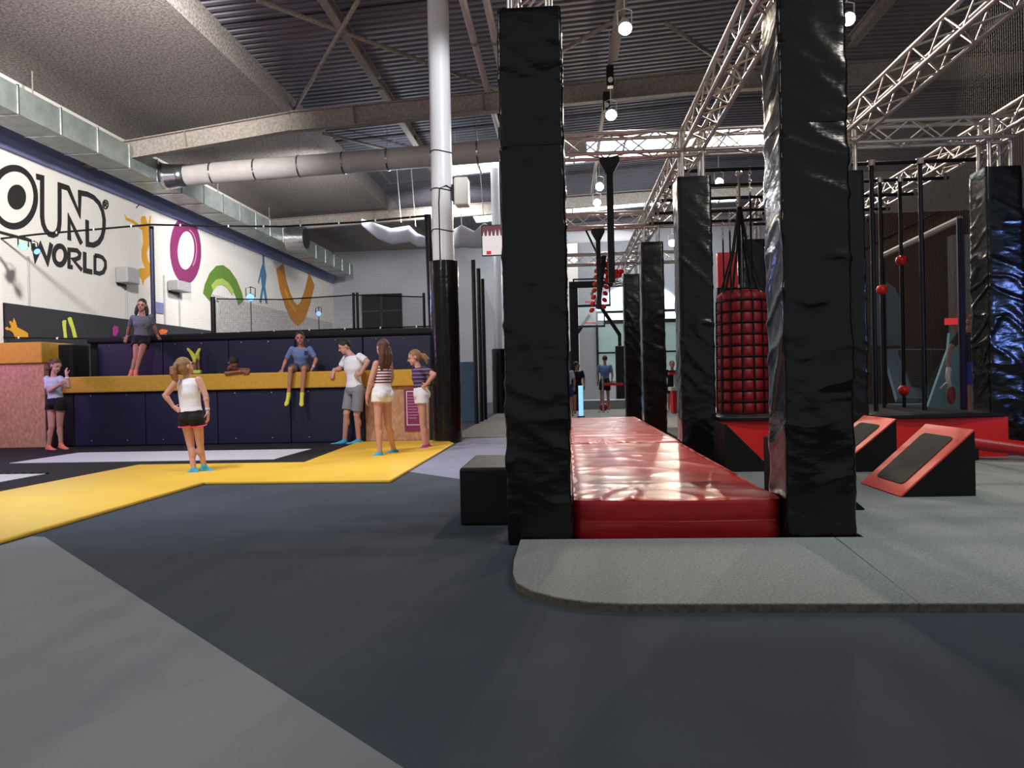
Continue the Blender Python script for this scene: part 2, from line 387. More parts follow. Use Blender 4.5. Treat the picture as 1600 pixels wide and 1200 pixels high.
for z in (3.65, 4.35, 5.0):
    MB().path([(c1x+.192*math.cos(a*PI/12), 13.2+.192*math.sin(a*PI/12), z+.02*math.sin(a*PI/6)) for a in range(24)], 0.008, 5, True).build('cable_tie', 'black_rubber', tc1, origin=(c1x, 13.2, 0))
MB().path([(c1x-.03, 13.0, 3.1), (c1x-.03, 13.0, 4.1), (c1x-.01, 12.99, 4.35), (c1x+.1, 13.02, 4.4), (c1x+.2, 13.15, 4.35)], 0.01, 5).build('cable', 'black_rubber', tc1, origin=(c1x, 13.2, 0))
# speaker on the column
sp = empty('wall_speaker', (c1x+.28, 13.1, 4.1), 'white loudspeaker box mounted on the round column', 'loudspeaker')
o = Vector((c1x+.28, 13.1, 4.1))
MB().box(c1x+.24, c1x+.48, 12.95, 13.25, 4.05, 4.52).build('cabinet', 'white_plastic', sp, bevel=.03, origin=o)
MB().box(c1x+.185, c1x+.24, 13.05, 13.15, 4.15, 4.42).build('bracket', 'black_metal', sp, origin=o)
# ducts
dt = empty('rectangular_duct', (-10.3, 14, 6.05), 'long galvanised rectangular duct along the left wall', 'duct'); o = Vector((-10.3, 14, 6.05))
MB().box(-10.65, -9.9, 4, 35.5, 6.12, 6.64).build('duct_body', 'galv', dt, origin=o)
for k in range(26):
    y = 5+k*1.2
    MB().box(-10.67, -9.88, y, y+.035, 6.10, 6.66).build('flange', 'galv_shiny', dt, origin=o)
for k in range(7):
    y = 6.5+k*4.1; MB().box(-10.55, -10.53, y, y+.02, 6.6, 7.45).build('hanger', 'steel', dt, origin=o)
tb = empty('round_duct', (-5, 18.5, 6.3), 'large pale round ventilation tube crossing behind the white column', 'duct'); o = Vector((-5, 18.5, 6.3))
A = Vector((-9.3, 18.5, 6.32)); B = Vector((0.6, 18.5, 6.66))
MB().cone(A, B, 0.26, 0.26, 32).build('tube', 'tube_duct', tb, smooth='angle', origin=o)
for k in range(9):
    p = A.lerp(B, (k+.6)/9); MB().cone(p, p+(B-A).normalized()*.04, 0.275, 0.275, 32).build('clamp_ring', 'galv_shiny', tb, smooth='angle', origin=o)
    MB().cone(p+Vector((0, 0, .26)), (p.x, p.y, roofz(p.x) if p.x > -6.4 else 7.45), 0.006, 0.006, 5).build('hanger_wire', 'steel', tb, origin=o)
MB().path([Vector((-9.88, 18.5, 6.3)), Vector((-9.75, 18.5, 6.3)), Vector((-9.5, 18.5, 6.31)), A], [.33, .31, .28, .27], 28).build('elbow', 'galv_shiny', tb, smooth=True, origin=o)
st = MB().cone((-9.87, 27, 6.3), (-9.2, 27, 6.3), 0.42, 0.42, 28).build('duct_outlet', 'galv_shiny', smooth='angle', origin=(-9.6, 27, 6.3)); tag(st, 'short round galvanised outlet on the far part of the rectangular duct', 'duct')
MB().cone((-9.22, 27, 6.3), (-9.18, 27, 6.3), 0.36, 0.36, 28).build('grille', 'black_metal', st, origin=(-9.6, 27, 6.3))
# fabric duct
def sock(pts, rs, label):
    L = []
    for i, (p, r) in enumerate(zip(pts, rs)):
        L.append([Vector((p[0], p[1]+math.cos(a*PI/10)*r*.7, p[2]+math.sin(a*PI/10)*r*(1.0 if math.sin(a*PI/10) < 0 else .55))) for a in range(20)])
    ob = MB().loft(L).build('fabric_duct', 'fabric_duct', smooth=True, origin=pts[len(pts)//2]); tag(ob, label, 'duct', 'white fabric ducts')
    return ob
def P(px, py, y): return tuple(atY(px, py, y))
sock([P(566, 346, 22), P(590, 358, 22), P(612, 366, 22), P(640, 362, 22), P(652, 372, 22), P(668, 376, 22)], [.14, .28, .30, .30, .25, .18], 'crumpled white fabric duct hanging left of the white column')
sock([P(704, 372, 22), P(722, 364, 22), P(742, 371, 22), P(757, 362, 22), P(772, 368, 22), P(840, 368, 22)], [.34, .42, .32, .46, .40, .4], 'swollen white fabric duct hanging between white column and tall pillar')
sock([P(840, 370, 31), P(900, 367, 31), P(960, 364, 31), P(1010, 366, 31)], [.34, .34, .34, .2], 'cream fabric duct hanging over the far end of the course')
for px, yy in ((722, 364), (757, 362), (627, 355), (650, 362)):
    p = atY(px, yy, 22); ob = MB().cone((p.x, 22, p.z+.15), (p.x-.15, 22, roofz(p.x)), .012, .012, 5).build('hanger_wire', 'white_plastic', origin=(p.x, 22, p.z+.2)); tag(ob, 'thin pale wire holding up a white fabric duct', 'wire', 'fabric duct wires')
# ------------------------------------------------------------------ trusses
CH = MB().cone((0, 0, 0), (1, 0, 0), 0.024, 0.024, 10).build('chord', 'truss_metal', smooth='angle').data
S = 0.29
bpy.data.objects.remove(bpy.data.objects['chord'])
def truss(p, q, label, group='square lighting trusses', panels=None, endcap=True, name='lighting_truss', cat='truss'):
    """p,q: centre line ends"""
    p = Vector(p); q = Vector(q); L = (q-p).length; d = (q-p).normalized()
    t = empty(name, p, label, cat, group)
    t.rotation_mode = 'QUATERNION'
    s = Vector((0, 0, 1)).cross(d).normalized(); u = d.cross(s).normalized()
    t.rotation_quaternion = Matrix((d, s, u)).transposed().to_quaternion()
    h = S/2-.024
    for a in (-1, 1):
        for b in (-1, 1):
            o = bpy.data.objects.new('chord', CH); COL.objects.link(o); o.parent = t
            o.location = (0, a*h, b*h); o.scale = (L, 1, 1)
    n = panels or max(2, round(L/0.30))
    st = L/n; ln = math.hypot(st, 2*h)
    key = round(st, 4)
    if key not in KIDS:
        mo = MB().cone((0, -h, 0), (st, h, 0), 0.0095, 0.0095, 6).build('brace', 'truss_metal', smooth='angle'); KIDS[key] = mo.data; bpy.data.objects.remove(mo)
    me = KIDS[key]
    for side in range(4):
        m = min(n, 25)
        for k in range(m):
            o = bpy.data.objects.new('brace', me); COL.objects.link(o); o.parent = t
            z = {0: (0, h), 1: (0, -h), 2: (h, 0), 3: (-h, 0)}[side]
            fl = -1 if (k+side) % 2 else 1
            o.location = (k*st, z[0], z[1]); o.scale = (1, fl, 1)
            if side >= 2: o.rotation_euler.x = PI/2
    if endcap:
        for xx in (0, L):
            e = MB()
            for a in (-1, 1):
                e.cone((xx, a*h, -h), (xx, a*h, h), .016, .016, 6); e.cone((xx, -h, a*h), (xx, h, a*h), .016, .016, 6)
            e.build('end_frame', 'truss_metal', t)
    return t
ZT = 3.895
XA, XB, XC, XD = -0.19, 1.575, 3.34, 5.16
Y1, Y2, Y3, Y4, Y5 = 5.07, 9.50, 14.0, 18.5, 23.0
g = S/2
names = {XA: 'the tall left pillar', XB: 'the second pillar row', XC: 'the third pillar row', XD: 'the far right pillar'}
truss((XB, Y1+g, ZT), (XB, Y2-g, ZT), 'nearest depthwise truss rising to the top edge left of the big right pillar')
truss((XB, Y2+g, ZT), (XB, Y3-g, ZT), 'second depthwise truss, between the second and third pillars of the central row')
truss((XB, Y3+g, ZT), (XB, Y4-g, ZT), 'third depthwise truss, between the third and fourth pillars of the central row')
truss((XB, Y4+g, ZT), (XB, Y5-g, ZT), 'farthest depthwise truss of the central row')
truss((XA, Y1+g, ZT), (XA, Y2-g, ZT), 'depthwise truss hidden behind the tall left pillar')
truss((XC, Y1+g, ZT), (XC, Y2-g, ZT), 'big diagonal-looking truss running to the top right corner')
truss((XC, Y2+g, ZT), (XC, Y3-g, ZT), 'far depthwise truss behind the right pillar row')
truss((XD, 6.0, ZT), (XD, Y2-g, ZT), 'truss leaving the frame at right above the bluish pillar')
truss((XD, Y2+g, ZT), (XD, Y4-g, ZT), 'long dim truss behind the black poles at right')
for (ya, nm) in ((Y2, 'nearest'), (Y3, 'middle'), (Y4, 'farthest')):
    truss((XA+g, ya, ZT), (XB-g, ya, ZT), '%s crosswise truss over the red crash mats' % nm)
    truss((XB+g, ya, ZT), (XC-g, ya, ZT), '%s crosswise truss over the red netted bag lane' % nm)
truss((XC+g, Y2, ZT), (XD-g, Y2, ZT), 'bright crosswise truss over the black poles')
for (x, ya, l) in ((XB, Y2, 'corner block over the second central pillar'), (XB, Y3, 'corner block over the third central pillar'), (XB, Y4, 'corner block over the fourth central pillar'), (XC, Y2, 'corner block over the slim right pillar'), (XD, Y2, 'corner block over the bluish pillar'), (XB, Y1, 'corner block over the big right pillar'), (XA, Y1, 'corner block over the tall left pillar'), (XC, Y3, 'corner block far behind the netted bag')):
    e = MB(); h = S/2-.024
    for a in (-1, 1):
        for b in (-1, 1):
            e.cone((a*h, b*h, -S/2), (a*h, b*h, S/2), .024, .024, 10); e.cone((a*h, -S/2, b*h), (a*h, S/2, b*h), .024, .024, 10); e.cone((-S/2, a*h, b*h), (S/2, a*h, b*h), .024, .024, 10)
    ob = e.build('truss_corner', 'truss_metal', smooth='angle'); ob.location = (x, ya, ZT); tag(ob, 'square truss '+l, 'truss', 'truss corner blocks')
# ------------------------------------------------------------------ padded pillars
def rrect(hx, hy, r, n=11, c=4):
    pts = []
    for (sx, sy, a0) in ((1, -1, -PI/2), (1, 1, 0), (-1, 1, PI/2), (-1, -1, PI)):
        cx, cy = sx*(hx-r), sy*(hy-r)
        cor = [(cx+r*math.cos(a0+PI/2*k/c), cy+r*math.sin(a0+PI/2*k/c)) for k in range(c+1)]
        pts += cor
        nx = {(1,-1): (1, 1), (1, 1): (-1, 1), (-1, 1): (-1, -1), (-1, -1): (1, -1)}[(sx, sy)]
        # straight run to next corner
        e = (nx[0]*(hx-r) + (r if nx[0] > 0 and sx > 0 else (-r if nx[0] < 0 and sx < 0 else 0)), nx[1]*(hy-r) + (r if nx[1] > 0 and sy > 0 else (-r if nx[1] < 0 and sy < 0 else 0)))
        s0 = cor[-1]
        for k in range(1, n): pts.append((s0[0]+(e[0]-s0[0])*k/n, s0[1]+(e[1]-s0[1])*k/n))
    return pts
def vinyl_pad(w, d, z0, z1, seed, amp, rows, taut=0.0, fq=1.7):
    base = rrect(w/2, d/2, 0.022); L = []
    for k in range(rows+1):
        t = k/rows; z = z0+(z1-z0)*t; loop = []
        pin = 1-0.02*math.exp(-t*50)-0.02*math.exp(-(1-t)*50)
        for (x, y) in base:
            a = math.atan2(y, x)
            v = fq*Vector((x*1.1+seed, y*1.1, z*2.5+0.55*(x+y)/max(w, .1)+.35*noise.noise(Vector((x*2, z*.8, seed)))))
            r1 = 1-abs(noise.noise(v)); r2 = 1-abs(noise.noise(v*2.3+Vector((9, 3, 1))))
            dd = (r1**9)*amp*1.2 + (r2**8)*amp*.35 + noise.noise(Vector((x*3, y*3+seed, z*1.5)))*amp*.5
            dd *= (1-taut*min(1, max(0, (t-.55)*2.6)))
            f = pin + dd/(w/2)
            loop.append(Vector((x*f, y*f, z)))
        L.append(loop)
    return MB().loft(L)
def pillar(x0, y0, w, top, seam, label, seed, rows=150, amp=.009, base=0.0, blue=False, d=None, fq=1.7):
    cx, cy = x0+w/2, y0+(d or w)/2
    t = empty('padded_pillar', (cx, cy, base), label, 'pillar', 'black vinyl padded truss pillars')
    if seam:
        vinyl_pad(w, d or w, 0, seam-base, seed, amp, rows, .1).build('lower_pad', 'black_vinyl', t, smooth='angle')
        vinyl_pad(w, d or w, seam-base+.002, top-base, seed+5, amp*.7, int(rows*.45), .9).build('upper_pad', 'black_vinyl', t, smooth='angle')
    else:
        vinyl_pad(w, d or w, 0, top-base, seed, amp, rows, .85, fq).build('pad', 'black_vinyl', t, smooth='angle')
    h = S/2-.024
    z1 = ZT-S/2-base; z0 = top-base-.01
    for a in (-1, 1):
        for b in (-1, 1):
            o = MB().cone((a*h, b*h, z0), (a*h, b*h, z1), .024, .024, 10).build('truss_leg', 'truss_metal', t, smooth='angle')
    for a in (-1, 1):
        MB().cone((-h, a*h, z0+.02), (h, a*h, z1-.02), .0095, .0095, 6).build('leg_brace', 'truss_metal', t)
        MB().cone((a*h, h, z0+.02), (a*h, -h, z1-.02), .0095, .0095, 6).build('leg_brace', 'truss_metal', t)
    return t
pillar(-0.39, 4.86, 0.405, 3.405, 2.53, 'tall shiny black padded pillar at the left front corner of the red mat', 1.0, amp=.009, rows=170)
pillar(1.355, 4.87, 0.41, 3.41, 2.6, 'big black padded pillar at the right front corner of the red mat', 7.0, amp=.010, rows=170)
pillar(1.375, 9.32, 0.40, 3.44, None, 'second black padded pillar in the central row, left of the netted bag', 12.0)
pillar(1.375, 13.82, 0.40, 3.46, None, 'third black padded pillar in the central row', 15.0, rows=100)
pillar(1.40, 18.32, 0.38, 3.50, None, 'farthest and smallest black padded pillar in the central row', 19.0, rows=80)
pillar(3.15, 9.3, 0.39, 3.43, None, 'slim black padded pillar showing just right of the big right pillar', 23.0, base=.042)
pillar(4.96, 9.38, 0.405, 3.43, None, 'black padded pillar with blue highlights at the right edge', 29.0, base=.042, amp=.012, fq=2.3, rows=200)
pillar(3.14, 13.8, 0.40, 3.44, None, 'black padded pillar behind the red netted bag', 33.0, rows=80)
# ------------------------------------------------------------------ red crash mats
def crash_mat(x0, x1, y0, y1, z0, h, seed, label, front=True):
    cx, cy = (x0+x1)/2, (y0+y1)/2; W = (x1-x0)/2; D = (y1-y0)/2
    t = empty('crash_mat', (cx, cy, z0), label, 'mat', 'red vinyl crash mats')
    base = rrect(W, D, 0.05, 46, 5); L = []
    for k in range(21):
        tt = k/20; z = h*tt
        bul = 0.004*math.sin(PI*min(1, tt*2 if tt < .5 else (tt-.5)*2))
        if tt > .97: bul = -.006
        loop = []
        for (x, y) in base:
            f = bul + .006*noise.noise(Vector((x*6, y*6, z*9+seed)))
            ln = math.hypot(x/W, y/D); bow = 0.0
            if y < -D+.06: bow = -0.06*(1-(x/W)**2)*(0.5+.5*tt)
            f += .010*max(0, tt-.5)*(1-abs(noise.noise(Vector((x*5+seed, y*5, tt*1.2)))))**6
            loop.append(Vector((x+(f if x > 0 else -f)*(abs(x) > W-.06), y+(f if y > 0 else -f)*(abs(y) > D-.06)+bow, z)))
        L.append(loop)
    MB().loft(L, cap=True).build('side_cover', 'red_side', t, smooth='angle')
    # top sheet with creases
    nx, ny = 70, int(140*D/2.4); vs = []; fs = []
    for j in range(ny+1):
        for i in range(nx+1):
            x = -W+2*W*i/nx; y = -D+2*D*j/ny
            e = min(W-abs(x), D-abs(y)); fr = max(0, 1-(y+D)/.9)
            v = Vector((x*1.2+seed, y*3.0, 0))
            z = h + .004 + .005*noise.noise(v) + .012*max(0, (1-abs(noise.noise(Vector((x*1.5, y*2.2+seed, 3)))))**9)
            ang = math.atan2(y+D-.55, x+.25)
            z += fr*.016*(1-abs(noise.noise(Vector((ang*3.2+seed, 1.5*math.hypot(x+.25, y+D-.55), 1)))))**5
            if e < .06: z -= (.06-e)**2*4.5
            bow = -0.06*(1-(x/W)**2)*max(0, 1-(y+D)/.5)
            vs.append((x*.997, y+bow, z))
    for j in range(ny):
        for i in range(nx): fs.append((j*(nx+1)+i, j*(nx+1)+i+1, (j+1)*(nx+1)+i+1, (j+1)*(nx+1)+i))
    MB().add(vs, fs).build('top_cover', 'red_vinyl', t, smooth=True)
    MB().path([(-W+.05, -D-.018-.03, h/2), (0, -D-.018-.06, h/2), (W-.05, -D-.018-.03, h/2)], .004, 5).build('seam', 'red_dark', t)
    return t
crash_mat(0.03, 1.34, 4.99, 9.27, 0.0, 0.262, 1.0, 'nearest red crash mat between the two big pillars')
crash_mat(0.04, 1.36, 9.36, 15.4, 0.0, 0.262, 8.0, 'farther red crash mat beyond the nearest one')
# black foam block
ob = MB().box(-0.79, -0.42, 5.53, 6.5, 0.0, 0.42).build('foam_block', 'matte_pad', bevel=.02, origin=(-.6, 6, 0)); tag(ob, 'black padded foam block on the floor left of the tall pillar', 'block')
# ------------------------------------------------------------------ trampolines, strip and padded wall
strip = [(-5.9, -4), (-3.88, -4), (-3.88, 7.96), (-1.88, 7.96), (-1.88, 13.25), (-3.56, 13.25), (-3.47, 9.87), (-5.72, 9.87)]
strip = [(-5.9, 1), (-3.88, 1), (-3.90, 7.98), (-1.86, 7.94), (-1.88, 12.6), (-2.1, 13.25), (-3.66, 13.25), (-3.47, 9.87), (-5.72, 9.87)]
ob = MB().prism([(x, y, 0.0) for x, y in strip], (0, 0, .035)).build('edge_padding', 'yellow_vinyl', bevel=.012); tag(ob, 'yellow padded strip bordering the trampoline court', 'padding')
bed = [(-11.2, 1), (-5.91, 1), (-5.73, 9.88), (-3.48, 9.88), (-3.67, 13.28), (-11.2, 13.28)]
ob = MB().prism([(x, y, 0.0) for x, y in bed], (0, 0, .02)).build('trampoline_surround', 'black_bed'); tag(ob, 'black padded surround of the sunken trampolines', 'padding')
def tramp(x0, x1, y0, y1, label):
    t = empty('trampoline_bed', ((x0+x1)/2, (y0+y1)/2, .02), label, 'trampoline', 'white trampoline beds')
    o = Vector(((x0+x1)/2, (y0+y1)/2, .02))
    MB().box(x0, x1, y0, y1, .02, .026).build('jump_fabric', 'white_bed', t, origin=o)
    s = MB()
    if x1 > -5: return
    n = int((x1-x0)/.1)
    for k in range(n+1):
        x = x0+(x1-x0)*k/n
        for y, dy in ((y0-.012, -.05), (y1+.012, .05)): s.cone((x, y, .028), (x, y+dy, .028), .009, .009, 5)
    so = s.build('springs', 'black_rubber', t, origin=o); so['kind'] = 'stuff'
tramp(-7.95, -4.08, 10.42, 11.98, 'white trampoline bed in front of the navy padded wall')
tramp(-10.6, -6.42, 7.1, 9.02, 'white trampoline bed at the left edge of the photo')

def wallset():
    # lower navy pads, individual panels
    n = 4; xs = [-8.9+ k*(5.35/n) for k in range(n+1)]
    for k in range(n):
        x0, x1 = xs[k], xs[k+1]
        t = empty('wall_pad', ((x0+x1)/2, 13.3, .02), 'lower navy wall pad, %s' % ['leftmost, beside the girl at the mouth of the wall', 'second from left, behind the girl in the white vest', 'third from left, under the lying boy', 'rightmost, under the seated boy and beside the man'][k], 'pad', 'lower navy wall pads')
        o = Vector(((x0+x1)/2, 13.3, .02))
        MB().box(x0+.004, x1-.004, 13.3, 13.4, .02, .98).build('cushion', 'navy_vinyl', t, bevel=.02, origin=o)
        for q in (.25, .75):
            for z in (.12, .93):
                x = x0+(x1-x0)*q; MB().ball((x, 13.29, z), (.014, .008, .014), 8, 6).build('stud', 'stanchion', t, origin=o)
    ob = MB().box(-9.15, -2.42, 13.22, 13.6, .99, 1.28)
    ob = ob.build('ledge_padding', 'beam_yellow', bevel=.02, origin=(-6, 13.3, 1.1)); tag(ob, 'long yellow padded beam along the front of the ledge', 'padding')
    ob = MB().box(-9.15, -2.42, 13.42, 14.19, 0, .985).build('ledge_platform', 'black_bed', origin=(-6, 13.8, 0)); tag(ob, 'black ledge platform behind the yellow beam', 'platform')
    n = 5; xs = [-9.0+k*(6.5/n) for k in range(n+1)]
    for k in range(n):
        x0, x1 = xs[k], xs[k+1]; o = Vector(((x0+x1)/2, 14.2, 1.26))
        t = empty('wall_pad', o, 'upper navy wall pad, %s' % ['leftmost, left of the girl on the ledge', 'behind the girl on the ledge and the raised yellow socks', 'behind the lying boy in black', 'behind the seated boy in blue', 'rightmost, behind the man and the two girls'][k], 'pad', 'upper navy wall pads')
        MB().box(x0+.004, x1-.004, 14.2, 14.3, .99, 1.93).build('cushion', 'navy_vinyl', t, bevel=.02, origin=o)
        for q in (.2, .6): MB().ball((x0+(x1-x0)*q, 14.19, 1.88), (.013, .008, .013), 8, 6).build('stud', 'stanchion', t, origin=o)
    ob = MB().box(-9.2, -2.42, 14.16, 14.5, 1.93, 2.07).build('rail_padding', 'black_rubber', bevel=.04, origin=(-6, 14.3, 2)); tag(ob, 'black padded top rail above the upper navy pads', 'padding')
    ob = MB().box(-9.2, -2.42, 14.3, 14.5, 0.0, 1.93).build('backing_wall', 'black_bed', origin=(-6, 14.4, 0)); tag(ob, 'black backing frame behind the upper navy pads', 'panel')
    # OSB panels
    t = empty('plywood_panel', (-10.3, 13.35, .02), 'wood chip board panel with yellow top block at the far left', 'panel'); o = Vector((-10.3, 13.35, .02))
    MB().box(-11.18, -9.46, 13.32, 13.45, .02, 1.55).build('board', 'osb', t, origin=o)
    MB().box(-11.18, -9.44, 13.24, 14.2, 1.55, 1.93).build('top_block', 'beam_yellow', t, bevel=.02, origin=o)
    MB().box(-11.18, -9.46, 13.46, 14.2, .02, 1.54).build('backing', 'black_bed', t, origin=o)
    ob = MB().box(-9.45, -9.16, 13.7, 14.2, .02, 1.9).build('corner_padding', 'black_bed', bevel=.02, origin=(-9.3, 13.7, 0)); tag(ob, 'black padded corner between chip board and navy pads', 'padding')
    ob = MB().box(-9.45, -8.91, 13.32, 13.41, .021, .985).build('corner_padding', 'matte_pad', bevel=.02, origin=(-9.1, 13.3, 0)); tag(ob, 'black pad behind the girl in the pale t-shirt', 'padding')
    t = empty('plywood_panel', (-2.98, 13.32, .035), 'wood chip board panel behind the two girls at right', 'panel'); o = Vector((-2.98, 13.32, .035))
    MB().box(-3.54, -2.42, 13.3, 13.41, .035, .985).build('board', 'osb', t, origin=o)
    s = empty('rules_sign', (-2.62, 13.26, .3), 'purple framed rules sign on chip board behind the girl in white shorts', 'sign'); o = Vector((-2.62, 13.26, .3))
    MB().box(-2.84, -2.46, 13.275, 13.298, .2, .93).build('board', 'purple', s, origin=o)
    MB().box(-2.80, -2.50, 13.270, 13.276, .30, .90).build('border', 'white_plastic', s, origin=o)
    MB().box(-2.785, -2.515, 13.265, 13.271, .315, .885).build('panel', 'purple', s, origin=o)
    m = MB()
    for k in range(9): m.box(-2.77, -2.56-.03*(k % 3), 13.261, 13.266, .82-k*.05, .835-k*.05)
    m.build('text_lines', 'purple_lt', s, origin=o)
wallset()
# black lacing post beside the column, netting
def rope(pts, r, label, name='net_cable', m='black_rubber', clips=0):
    t = MB().path(pts, r, 6).build(name, m, smooth=True); tag(t, label, 'cable', 'net cables')
    if clips:
        tot = [(Vector(pts[i]), Vector(pts[i+1])) for i in range(len(pts)-1)]
        for a, b in tot:
            k = max(1, int((b-a).length/clips))
            for i in range(k):
                p = a.lerp(b, (i+.5)/k); MB().box(p.x-.012, p.x+.012, p.y-.02, p.y+.02, p.z-.02, p.z+.02).build('clip', 'white_plastic', t)
    return t
pts = [atY(-60, 380, 14.6), atY(60, 366, 14.6), atY(235, 351, 14.6), atY(330, 353, 14.6), atY(440, 354, 14.6), atY(560, 347, 14.6), atY(668, 337, 14.6)]
rope(pts, .02, 'long black top cable of the safety net above the ledge', clips=.62)
pr = [atY(0, 531, 14.6)+Vector((0, 0, .05)), atY(120, 529, 14.6), Vector((-6, 14.6, 2.10)), Vector((-2.5, 14.6, 2.12))]
rope(pr, .014, 'lower black net cable running along the padded top rail', clips=.62)
def netsheet(name, quad, m, label):
    ob = MB().add([tuple(q) for q in quad], [(0, 1, 2, 3)]).build(name, m); tag(ob, label, 'net', None); return ob
for i in range(6):
    a, b = pts[i], pts[i+1]
m = MB(); vs = []
for p in pts: vs += [(p.x, 14.6, 2.08), (p.x, 14.6, p.z)]
m.add(vs, [(2*i, 2*i+2, 2*i+3, 2*i+1) for i in range(len(pts)-1)])
ob = m.build('safety_net', 'net_fine'); tag(ob, 'fine black safety net stretched above the padded wall', 'net')
def post(px, y, z0, z1, r, label, m='black_metal', lean=0.0):
    c = atY(px, 500, y); ob = MB().cone((c.x+lean, y, z0), (c.x, y, z1), r, r, 10).build('net_post', m, smooth='angle', origin=(c.x, y, z0)); tag(ob, label, 'post', 'net posts'); return c.x
post(240, 14.72, 0, 4.26, .045, 'navy net post behind the girl on the ledge', 'navy_vinyl')
post(672, 14.72, 0, 4.28, .07, 'thick black net post left of the white column', lean=.08)
post(333.5, 16.2, 0, 3.0, .055, 'short black post at the end of the hands banner')
post(340.5, 16.3, 0, 2.95, .025, 'slim white post beside the short black post', 'white_plastic')
post(553, 16.2, 0, 3.0, .03, 'left post of the thin pair above the man in the polo shirt')
post(559, 16.2, 0, 3.0, .03, 'right post of the thin pair above the man in the polo shirt')
post(663, 16.2, 0, 2.95, .03, 'thin post at the right end of the low net')
q = [atY(338, 467, 16.2), atY(440, 468, 16.2), atY(553, 461, 16.2), atY(664, 464, 16.2)]
rope(q, .014, 'black top cable of the low second net')
m = MB(); vs = []
for p in q: vs += [(p.x, 16.2, 1.8), (p.x, 16.2, p.z)]
m.add(vs, [(2*i, 2*i+2, 2*i+3, 2*i+1) for i in range(3)])
ob = m.build('safety_net', 'net_dense'); tag(ob, 'low grey net strung behind the seated boy', 'net')
# net lane right of the white column
m = MB(); ys = [13.5, 16.2, 18.9, 21.5, 24.3]; zs = [4.15, 3.75, 3.95, 3.6, 3.2]
m.add([v for y, z in zip(ys, zs) for v in ((-2.2, y, .0), (-2.2, y, z))], [(2*i, 2*i+2, 2*i+3, 2*i+1) for i in range(4)])
ob = m.build('safety_net', 'net_dense'); tag(ob, 'tall grey net running away to the right of the white column', 'net')
for y, z, l in ((18.6, 4.0, 'first'), (19.7, 3.95, 'second'), (20.6, 3.8, 'third')):
    ob = MB().box(-2.25, -2.15, y, y+.1, 0, z).build('net_post', 'black_metal', origin=(-2.2, y, 0)); tag(ob, '%s black square post of the net right of the white column' % l, 'post', 'net posts')
ob = MB().box(-9.2, -2.35, 19.8, 19.9, 0, 1.55).build('partition_panel', 'blue_art', origin=(-6, 19.8, 0)); tag(ob, 'dim blue low partition behind the grey net', 'panel')
# left wall decorations -------------------------------------------------
WX = -11.2
def wp(px, py, off=0.0): 
    p = atX(px, py, WX+off); return p
def wallpoly(px_pts, m, off, name, parent, th=.012, org=None):
    P3 = [wp(a, b, off) for a, b in px_pts]
    return MB().prism([tuple(p) for p in P3], (th, 0, 0)).build(name, m, parent, origin=org)
def stroke(px_pts, w, m, off, name, parent, org, closed=False):
    P3 = [wp(a, b, off) for a, b in px_pts]; n = len(P3); mb = MB()
    pts2 = [Vector((p.y, p.z)) for p in P3]; L = []; R = []
    for i in range(n):
        a = pts2[(i-1) % n] if (closed or i > 0) else pts2[i]; b = pts2[(i+1) % n] if (closed or i < n-1) else pts2[i]
        d0 = (pts2[i]-a).normalized() if (pts2[i]-a).length > 1e-6 else (b-pts2[i]).normalized()
        d1 = (b-pts2[i]).normalized() if (b-pts2[i]).length > 1e-6 else d0
        t = (d0+d1); t = t.normalized() if t.length > .2 else d0
        nn = Vector((-t.y, t.x)); k = min(1.8, 1/max(.35, abs(nn.dot(Vector((-d1.y, d1.x))))))
        L.append(pts2[i]+nn*w/2*k); R.append(pts2[i]-nn*w/2*k)
    x = WX+off
    m2 = n if closed else n-1
    for i in range(m2):
        j = (i+1) % n
        mb.prism([(x, L[i].x, L[i].y), (x, R[i].x, R[i].y), (x, R[j].x, R[j].y), (x, L[j].x, L[j].y)], (.012, 0, 0))
    return mb.build(name, m, parent, origin=org)
def zz(pts): return [(x*.25, 230+y*.25) for x, y in pts]
def ell(cx, cy, rx, ry, n=40, a0=0, a1=2*PI):
    return [(cx+rx*math.cos(a0+(a1-a0)*k/n), cy+ry*math.sin(a0+(a1-a0)*k/n)) for k in range(n)]
lg = empty('wall_lettering', (WX+.02, 16, 4.2), 'black OUND WORLD lettering painted across the white left wall', 'lettering'); o = Vector((WX+.02, 16, 4.2))
stroke(zz(ell(85, 312, 137, 182, 48)), .13, 'black_paint', .0015, 'letter_o', lg, o, True)
wallpoly(zz(ell(103, 312, 57, 78, 36)), 'black_paint', .0015, 'letter_centre', lg, org=o)
stroke(zz([(225, 183), (262, 192), (262, 440), (268, 480), (283, 518), (305, 542), (330, 549), (352, 538), (366, 510), (371, 465), (371, 238), (425, 256), (495, 420), (497, 285), (545, 294), (585, 315), (618, 350), (640, 400), (650, 455), (648, 510), (637, 560), (615, 595), (583, 612), (545, 606), (543, 455)]), .125, 'black_paint', .0015, 'letter_und', lg, o)
stroke(zz([(432, 582), (430, 440), (508, 604)]), .125, 'black_paint', .0015, 'letter_n', lg, o)
stroke(zz(ell(658, 358, 16, 26, 24)), .035, 'black_paint', .0015, 'registered_ring', lg, o, True)
stroke(zz([(652, 372), (652, 344), (662, 346), (665, 353), (661, 359), (653, 359), (666, 374)]), .035, 'black_paint', .0015, 'registered_r', lg, o)
stroke(zz([(205, 600), (220, 700), (252, 615), (295, 718), (320, 602)]), .12, 'black_paint', .0015, 'letter_w', lg, o)
stroke(zz(ell(372, 676, 37, 58, 32)), .12, 'black_paint', .0015, 'letter_o', lg, o, True)
stroke(zz([(452, 750), (430, 746), (430, 640), (480, 645), (498, 665), (494, 690), (468, 702), (452, 700), (510, 768)]), .10, 'black_paint', .0015, 'letter_r', lg, o)
